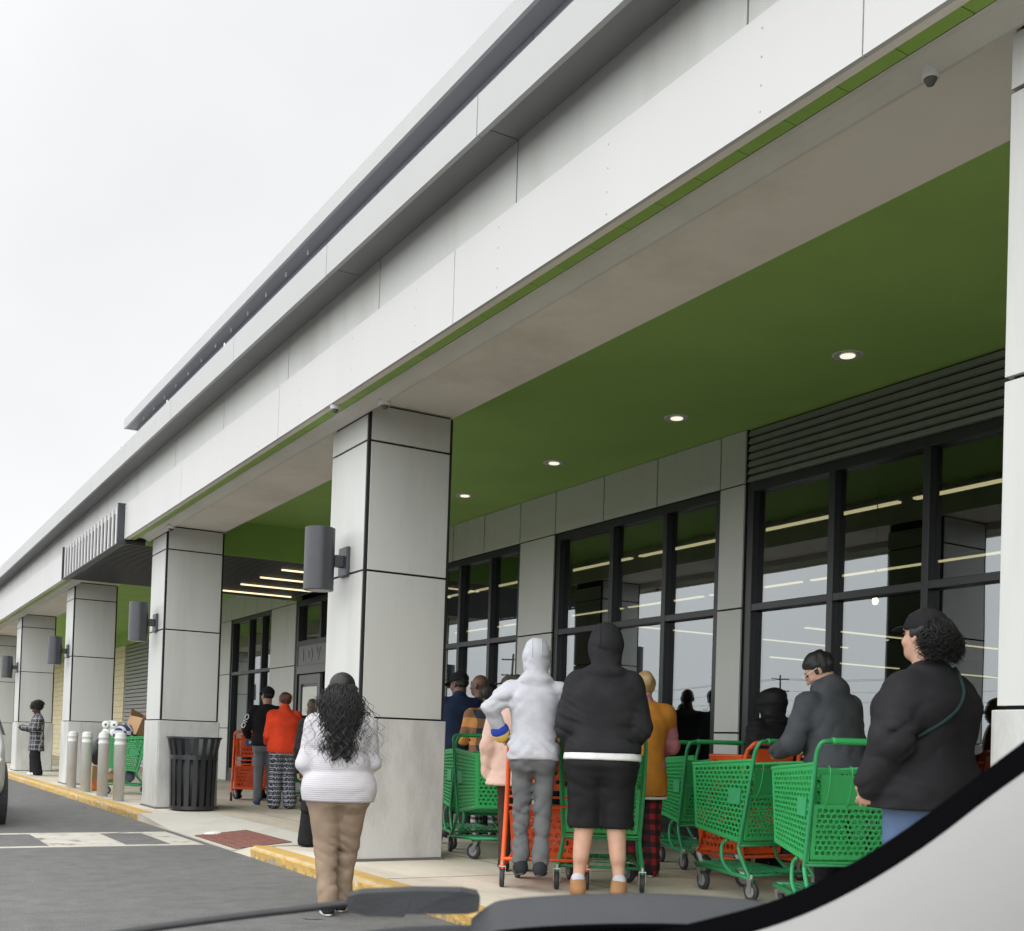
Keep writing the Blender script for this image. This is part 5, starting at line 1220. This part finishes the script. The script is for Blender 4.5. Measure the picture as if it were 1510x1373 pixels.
MB().box(-.036, .036, -.004, .004, -.075, .075).build('phone_body', SLATE, ph, bevel=.003); MB().box(-.032, .032, -.0055, -.0042, -.07, .07).build('screen', mat('phone_screen', (.02, .03, .04, 1), .1), ph)
B_ = Person('man in black jacket with white letters down the sleeve, black cap and grey trousers', 5.62, 16.90, (.28, .96), 1.80, 1.08, seed=31, voxel=.015, sk=TAN, hyaw=.5, arms=dict(L=((-.29, .03, 1.12), (-.26, .22, 1.02)), R=((.28, .03, 1.12), (.2, .25, 1.04)))); B_.body('LR'); B_.add('jacket', B_.top('jacket', BLK, hem=-.02), BLK); B_.legs(cloth('grey_trousers', (.17, .18, .20, 1)), end=1.02); B_.shoes(cloth('blue_shoe', (.06, .09, .16, 1))); B_.hair(BLKHAIR); B_.cap(BLK)
def flat_text(parent, body, size, mtx, m, name):
    cu = bpy.data.curves.new(name, 'FONT'); cu.body = body; cu.size = size; cu.extrude = .003; cu.align_x = 'CENTER'; cu.align_y = 'CENTER'; cu.space_line = .8
    t_ = bpy.data.objects.new('tmp', cu); COL.objects.link(t_); me = bpy.data.meshes.new_from_object(t_.evaluated_get(bpy.context.evaluated_depsgraph_get())); bpy.data.objects.remove(t_)
    me.materials.clear(); o = link(name, me, m, parent); o.matrix_local = mtx; return o
def sleeve_text(per, body, size, m):
    a = per.j['shL']; b = per.j['elL']; d = (b-a)/np.linalg.norm(b-a); nrm = V3(-.80, -.60, 0); nrm -= d*(nrm@d); nrm /= np.linalg.norm(nrm)
    x = d; y = np.cross(nrm, x); c = a+(b-a)*.62+nrm*(.074*per.k*(.45+.55*per.bulk)+.012)
    flat_text(per.root, body, size, Matrix(((x[0], y[0], nrm[0], c[0]), (x[1], y[1], nrm[1], c[1]), (x[2], y[2], nrm[2], c[2]), (0, 0, 0, 1))), m, 'sleeve_lettering')
sleeve_text(B_, 'OIO', .125, WHITE)
C_ = Person('woman in orange-red fleece and dark patterned trousers, reddish hair held up by a clip', 5.58, 15.98, (.10, .99), 1.69, 1.36, hip=.95, seed=33, voxel=.014, sk=LIGHT, hyaw=.35, foot=.12, sh=.9, arms=dict(L=((-.235, .0, 1.11), (-.2, .2, 1.0)), R=((.235, .0, 1.11), (.2, .2, 1.0)))); C_.body('LR'); C_.add('fleece', C_.top('fleece', RED, hem=-.05, ease=1.10, collar=.045), RED); C_.legs(folk_mat(), r=(.105, .09, .09), end=1.02, ease=1.0); C_.shoes(GREYSHOE); C_.hair(mat('auburn_hair', (.07, .022, .014, 1), .42, .3, 30, .5, 120), 'bun', .006)
m = MB(); m.tube([C_.H((.04, -.12, .01)), C_.H((.055, -.14, .05)), C_.H((.035, -.13, .09))], .013, 6); m.build('claw_clip', mat('clip_yellow', (.55, .42, .18, 1), .35), C_.root)
D_ = Person('person in black bending low over the orange cart with the blue sign', 5.97, 18.6, (.75, .66), 1.72, 1.05, seed=35, voxel=.016, lean=.75, stance=(-.28, .18), sk=DARK, arms=dict(L=((-.25, .35, .95), (-.2, .55, .72)), R=((.25, .5, 1.05), (.2, .75, 1.0)))); D_.body('LR'); D_.add('jacket', D_.top('jacket', BLK, hem=-.03), BLK); D_.legs(BLK2); D_.shoes(GREYSHOE); D_.hair(BLKHAIR, 'short', .012)
E_ = Person('woman with dark blond hair in black jacket between the orange-red fleece and the white sweater', 6.51, 17.3, (.2, .97), 1.66, 1.05, seed=37, voxel=.016, sk=LIGHT, hyaw=-.2); E_.body('LR'); E_.add('jacket', E_.top('jacket', BLK, hem=-.06, collar=.02), BLK); E_.legs(BLK); E_.shoes(GREYSHOE); E_.hair(DBLOND, 'long', .006)
G_ = Person('person in long black coat behind the white sweater, only a dark leg and hem showing', 3.98, 10.32, (.35, .94), 1.46, 1.0, seed=39, voxel=.016, foot=.12); G_.body('LR'); G_.add('long_coat', G_.top('long_coat', BLK, hem=-.50, ease=1.12, hemtight=1.1), BLK); G_.legs(BLK, r=(.1, .095, .11), end=1.05); G_.shoes(GREYSHOE); G_.hair(BLKHAIR)

# ------------------------------------------------------------------ vehicles
CARW = mat('white_car_paint', (.62, .63, .60, 1), .25, .02, 1, 0); CARGL = mat('car_window_glass', (.015, .018, .02, 1), .08, .05, bump=0)
def make_car(label, loc, rz):
    c = empty('parked_car', loc, rz, label=label, cat='car')
    # half sections, y from the rear bumper (0) forward: lower sill, belt, roof
    secs = [(0, .70, .40, .78, .80, .86), (.06, .80, .34, .80, 1.0, .92), (.28, .88, .30, .84, 1.05, 1.30), (.62, .90, .26, .86, 1.04, 1.62), (1.6, .91, .24, .86, 1.02, 1.68), (2.5, .91, .24, .86, 1.0, 1.64), (3.0, .90, .24, .84, .99, 1.42), (3.45, .89, .25, .80, .98, 1.06), (4.2, .86, .28, .78, .88, .93), (4.48, .78, .34, .66, .76, .80), (4.55, .66, .42, .56, .66, .68)]
    vs = []; fs = []
    def prof(y, w, zs, wb, zb, zr):
        wr = wb*.78 if zr > 1.2 else wb*.86
        return [(w*.93, y, zs), (w, y, zs+.16), (w*1.0, y, (zs+zb)/2), (wb+.03, y, zb), (wr+.05, y, zr-.07), (wr*.8, y, zr), (0, y, zr+.015)]
    n = 7
    for s_ in secs:
        h = prof(*s_); vs += h+[(-x, y, z) for x, y, z in h[-2::-1]]
    m_ = 2*n-1
    for i in range(len(secs)-1):
        for a in range(m_-1): fs.append((i*m_+a, i*m_+a+1, (i+1)*m_+a+1, (i+1)*m_+a))
        fs.append((i*m_+m_-1, i*m_, (i+1)*m_, (i+1)*m_+m_-1))
    fs.append(tuple(range(m_))); fs.append(tuple((len(secs)-1)*m_+a for a in range(m_))[::-1])
    mb = MB(); mb.add(vs, fs); o = mb.build('body', CARW, c, True); sd_ = o.modifiers.new('sub', 'SUBSURF'); sd_.levels = sd_.render_levels = 2
    for sg in (-1, 1):
        for y in (.92, 3.62):
            w = MB(); w.lathe([(.12, -.10), (.30, -.11), (.335, -.08), (.335, .08), (.30, .11), (.12, .10)], (0, 0, 0), 32, 'x'); wo = w.build('wheel', RUBBER, c, False); wo.location = (sg*.80, y, .335)
            MB().lathe([(.001, sg*.105), (.10, sg*.112), (.20, sg*.106), (.215, sg*.09)] if sg > 0 else [(.215, sg*.09), (.20, sg*.106), (.10, sg*.112), (.001, sg*.105)], (0, 0, 0), 24, 'x', False).build('rim', CHROME, wo, True)
            g_ = MB(); g_.lathe([(.37, .70), (.40, .935), (.38, .94), (.33, .70)], (0, 0, 0), 32, 'x', False); go = g_.build('wheel_arch', RUBBER, c); go.location = (0 if sg > 0 else 0, y, .335)
            if sg < 0: go.scale = (-1, 1, 1)
        w = MB()
        for y0, y1, r0, r1 in ((.75, 1.55, .72, .76), (1.62, 2.62, .76, .74)): w.hexa([(sg*.885, y0, 1.06), (sg*.905, y0, 1.06), (sg*.905, y1, 1.06), (sg*.885, y1, 1.06)], [(sg*r0, y0+.08, 1.50), (sg*(r0+.04), y0+.08, 1.50), (sg*(r1+.04), y1-.02, 1.50), (sg*r1, y1-.02, 1.50)])
        w.build('side_window', CARGL, c)
        MB().box(min(sg*.40, sg*.62), max(sg*.40, sg*.62), -.01, .06, .84, 1.0).build('tail_light', mat('tail_light_red', (.35, .02, .02, 1), .2), c, bevel=.02)
    MB().hexa([(-.66, .10, 1.06), (.66, .10, 1.06), (.66, .14, 1.06), (-.66, .14, 1.06)], [(-.56, .42, 1.50), (.56, .42, 1.50), (.56, .47, 1.50), (-.56, .47, 1.50)]).build('rear_window', CARGL, c)
    MB().box(-.26, .26, -.012, .03, .56, .68).build('number_plate', WHITEP, c, bevel=.005)
    return c
KC = make_car('white car at the left edge of the road before the crosswalk', (.77, 13.98, 0), heading(.02, 1))
for x, y, h, w_ in ((-24, 45, (1, .1), 'nearest'), (-24, 50.5, (1, .1), 'middle'), (-24, 60, (-1, .1), 'farthest')):
    copy_thing(KC, (x, y, 0), heading(*h), w_+' white car parked across the lot, mirrored in the shop windows')['group'] = 'white cars across the lot'

own = empty('car', (.75, .8, .9), label='nearest car in view: wiper, black windscreen border and pale pillar trim in the corner', cat='car')
OI = Matrix.Translation(own.location).inverted()
def opart(mb, name, m, smooth=True, sub=0, thick=0, off=1.0):
    o = mb.build(name, m, own, smooth); o.matrix_parent_inverse = OI
    if thick: md = o.modifiers.new('thick', 'SOLIDIFY'); md.thickness = thick; md.offset = off
    if sub: md = o.modifiers.new('sub', 'SUBSURF'); md.levels = md.render_levels = sub
    return o
OP = [(1.0, .639, 1.198), (.952, .668, 1.154), (.923, .686, 1.124), (.886, .709, 1.09), (.843, .735, 1.052), (.809, .756, 1.026), (.779, .774, 1.007), (.748, .792, .992), (.714, .813, .981), (.681, .833, .969), (.643, .856, .96), (.588, .888, .947)]
OQ = [(.977, .618, 1.178), (.926, .649, 1.134), (.893, .67, 1.105), (.852, .695, 1.063), (.81, .72, 1.029), (.778, .74, 1.007), (.747, .758, .989), (.72, .775, .977), (.694, .79, .968), (.667, .807, .959), (.63, .829, .95), (.578, .86, .939)]
OR = [[(.961, .593, 1.165), (.911, .623, 1.122), (.879, .643, 1.094), (.839, .668, 1.054), (.798, .693, 1.021), (.768, .711, .999), (.737, .729, .982), (.711, .746, .97), (.686, .76, .961), (.66, .776, .953), (.624, .798, .944), (.573, .828, .933)],
      [(.955, .562, 1.142), (.907, .591, 1.1), (.876, .611, 1.073), (.837, .634, 1.034), (.798, .658, 1.002), (.768, .677, .981), (.739, .694, .964), (.713, .71, .953), (.689, .724, .944), (.663, .74, .936), (.629, .76, .927), (.579, .79, .917)],
      [(.957, .515, 1.102), (.911, .544, 1.063), (.88, .562, 1.036), (.844, .585, .999), (.806, .608, .968), (.777, .625, .948), (.749, .642, .932), (.724, .657, .921), (.702, .671, .913), (.677, .686, .905), (.644, .706, .897), (.596, .734, .887)],
      [(.991, .462, 1.041), (.946, .489, 1.003), (.917, .507, .978), (.881, .529, .941), (.845, .551, .912), (.817, .568, .893), (.79, .585, .877), (.766, .599, .866), (.744, .612, .858), (.72, .627, .851), (.688, .646, .843), (.642, .673, .833)]]
def sheet(rows):
    m = MB(); n_ = len(rows[0]); m.add([p for r in rows for p in r], [(j*n_+i, j*n_+i+1, (j+1)*n_+i+1, (j+1)*n_+i) for j in range(len(rows)-1) for i in range(n_-1)]); return m
OP = [tuple(.72*p+.28*q for p, q in zip(a, b)) for a, b in zip(OP, OQ)]
opart(sheet([OP, OQ, [(a*1.015, b*1.015, 1.13+(c-1.13)*1.015) for a, b, c in OR[0]]]), 'windscreen_border', mat('black_frit', (.003, .003, .0035, 1), .95, .05, bump=0, spec=0), sub=1, thick=.004)
opart(sheet([[(a+.003, b-.002, c-.001) for a, b, c in OQ]]+OR), 'pillar_trim', mat('pale_grey_trim', (.27, .268, .26, 1), .8, .03, 3, .15, 900), sub=2, thick=.03, off=-1)
w = MB(); rf = []
for y, z in ((.10, 1.40), (.04, 1.435), (-.3, 1.48), (-1.0, 1.5), (-1.7, 1.46), (-2.0, 1.36)): rf.append([(x, y-.10*abs((x-.2)/.75)**2*(1 if y > 0 else 0), z-.10*abs((x-.2)/.75)**3) for x in (-.6, -.45, -.2, .2, .6, .85, 1.0)])
opart(sheet(rf), 'shade_roof', CARW, sub=1, thick=.05, off=1)  # unseen car roof above the camera, added to shade the pillar trim
WIP = mat('wiper_black', (.032, .035, .039, 1), .55, .12, 20, .1, 200); COWL = mat('cowl_plastic', (.05, .054, .06, 1), .6, .15, 12, .15, 150)
w = MB(); w.tube(curve([(.10, 1.40, .862), (.199, 1.341, .889), (.275, 1.295, .91), (.384, 1.23, .932), (.442, 1.196, .942), (.492, 1.167, .951)], 4), [.0045]*8+[.0042]*13, 8); opart(w, 'wiper_blade', RUBBER)
bt = [(.468, 1.122, .9645), (.479, 1.115, .9685), (.528, 1.086, .973), (.571, 1.06, .974), (.586, 1.052, .971), (.589, 1.05, .964)]
bb = [(.468, 1.122, .9495), (.486, 1.112, .9445), (.52, 1.091, .9445), (.522, 1.090, .948), (.579, 1.057, .95), (.588, 1.051, .953)]
w = MB()
for i in range(5):
    o_ = Vector((.012, .022, .002)); A = [Vector(bb[i]), Vector(bb[i+1])]; B = [Vector(bt[i]), Vector(bt[i+1])]
    w.hexa([A[0], A[1], A[1]+o_, A[0]+o_], [B[0], B[1], B[1]+o_, B[0]+o_])
opart(w, 'wiper_arm', WIP, False)
ct = [(.58, 1.056, .945), (.599, 1.044, .963), (.606, 1.04, .967), (.646, 1.016, .973), (.707, .98, .978), (.769, .943, .98), (.831, .907, .977), (.881, .877, .969), (.93, .85, .955)]
def dn(p, a, b): return (p[0]-a*.5, p[1]-a*.86, p[2]-b)
opart(sheet([[dn(p, -.03, .012) for p in ct], [dn(p, -.008, .001) for p in ct], ct, [dn(p, .015, .012) for p in ct], [dn(p, .03, .022) for p in ct], [dn(p, .07, .05) for p in ct]]), 'wiper_cover', WIP, sub=2, thick=.003)
w = MB(); w.tube(curve([dn(p, .045, .030) for p in ct], 3), .0045, 8); w.tube(curve([dn(p, .075, .040) for p in ct], 3), .004, 8); opart(w, 'windscreen_seal', MATS['black_frit'])
cl = [(.30, 1.27, .865), (.40, 1.20, .892), (.457, 1.152, .925), (.532, 1.108, .937), (.61, 1.062, .941), (.70, 1.0, .940), (.80, .94, .938), (.9, .88, .93)]
opart(sheet([[dn(p, -.10, .05) for p in cl], [dn(p, -.03, .006) for p in cl], [dn(p, 0, .004) for p in cl], [dn(p, .06, .03) for p in cl], [dn(p, .16, .08) for p in cl]]), 'cowl_panel', COWL, sub=2, thick=.004)

# ------------------------------------------------------------------ across the lot: what the windows mirror
BARK = mat('bare_tree_bark', (.085, .07, .058, 1), .9, .2, 8)
def bare_tree(label, x, y, h, seed):
    r = random.Random(seed); t = empty('bare_tree', (x, y, 0), r.uniform(0, 6), label=label, cat='tree', group='bare trees across the lot'); tr = MB(); cr = MB()
    def br(p, d, L, rr, dep):
        pts = [p]; q = p.copy(); dd = d.copy()
        for _ in range(4):
            dd = (dd+Vector((r.uniform(-.18, .18), r.uniform(-.18, .18), r.uniform(-.02, .14)))).normalized(); q = q+dd*L/4; pts.append(q.copy())
        (tr if dep < 2 else cr).tube(pts, [rr*(1-.11*i) for i in range(5)], 6 if dep < 2 else 4)
        if dep >= 5: return
        for _ in range(3 if dep else 5):
            a = r.uniform(0, 6.28); sp = r.uniform(.4, .85); o_ = dd.orthogonal().normalized(); v = (dd+(o_*math.cos(a)+dd.cross(o_)*math.sin(a))*sp).normalized()
            br(pts[r.choice((2, 3, 4))], v, L*r.uniform(.62, .8), rr*.55, dep+1)
    br(Vector((0, 0, 0)), Vector((0, 0, 1)), h*.36, h*.022, 0); tr.build('trunk', BARK, t); cr.build('crown', BARK, t)
for i, (x, y, h) in enumerate(((-90, 107, 10), (-90, 125, 9), (-92, 156, 12), (-95, 206, 9), (-88, 84, 9))):
    bare_tree(['bare winter tree across the lot mirrored beside the puffer jacket', 'bare winter tree across the lot mirrored behind the mustard vest', 'tall bare winter tree across the lot mirrored above the boy', 'far bare winter tree across the lot mirrored by the plaid shirt', 'bare winter tree across the lot mirrored at the right'][i], x, y, h, i+3)
POLEM = mat('pole_wood', (.10, .08, .065, 1), .9, .2, 5)
for i, (x, y, h) in enumerate(((-90, 110, 11.5), (-40, 94.5, 10))):
    p = empty('utility_pole', (x, y, 0), .5, label=['wooden utility pole with crossarms mirrored beside the puffer jacket', 'wooden utility pole with crossarms mirrored above the camouflage cap'][i], cat='utility pole', group='utility poles across the lot')
    MB().lathe([(.17, 0), (.11, h), (.001, h+.02)], n=12).build('post', POLEM, p, True)
    for z in (h-.6, h-2.1): MB().box(-1.15, 1.15, -.06, .06, z, z+.12).build('crossarm', POLEM, p)
    m = MB()
    for z in (h-.48, h-1.98):
        for xx in (-1.05, -.6, .6, 1.05): m.lathe([(.04, z), (.06, z+.06), (.04, z+.12), (.001, z+.15)], (xx, 0, 0), 8)
    m.build('insulator', WHITEP, p)
m = MB()
for z in (10.9, 11.05, 9.5, 8.3):
    for a in range(-1, 5): m.tube([(-90+10*(a*60-0)/60*0, 50+a*60+i*6, z-.9*math.sin(math.pi*i/10)) for i in range(11)], .02, 4)
tag(m.build('power_lines', RUBBER), 'sagging power lines across the lot mirrored in the shop windows', 'power lines')
hd = MB(); r = random.Random(3)
hdg = empty('hedge', (-100, 120, 0), 0, label='low dark hedge along the far side of the lot', cat='hedge')
for i in range(5200):
    x, y, z = r.uniform(-1.2, 1.2), r.uniform(-130, 130), r.uniform(.1, 1.7+.5*math.sin(i)); a = Vector((r.uniform(-1, 1), r.uniform(-1, 1), r.uniform(-1, 1)))*.35; b = Vector((r.uniform(-1, 1), r.uniform(-1, 1), r.uniform(-1, 1)))*.35
    c_ = Vector((x, y, z)); hd.add([c_-a, c_-b, c_+a, c_+b], [(0, 1, 2, 3)])
hd.build('hedge_leaves', mat('hedge_dark_leaf', (.05, .055, .03, 1), .9, .4, 2), hdg)
# pendant bulb inside the shop
pe = empty('pendant_lamp', (8.87, 7.92, 2.7), label='small warm pendant bulb hanging inside the shop behind the right window', cat='pendant lamp')
MB().lathe([(.002, -.04), (.02, -.033), (.03, -.006), (.024, .02), (.012, .06)], n=16).build('bulb', emit('bulb_glow', (1, .85, .6, 1), 22), pe, True); MB().tube([(0, 0, .06), (0, 0, 1.7)], .006, 6).build('cord', RUBBER, pe)
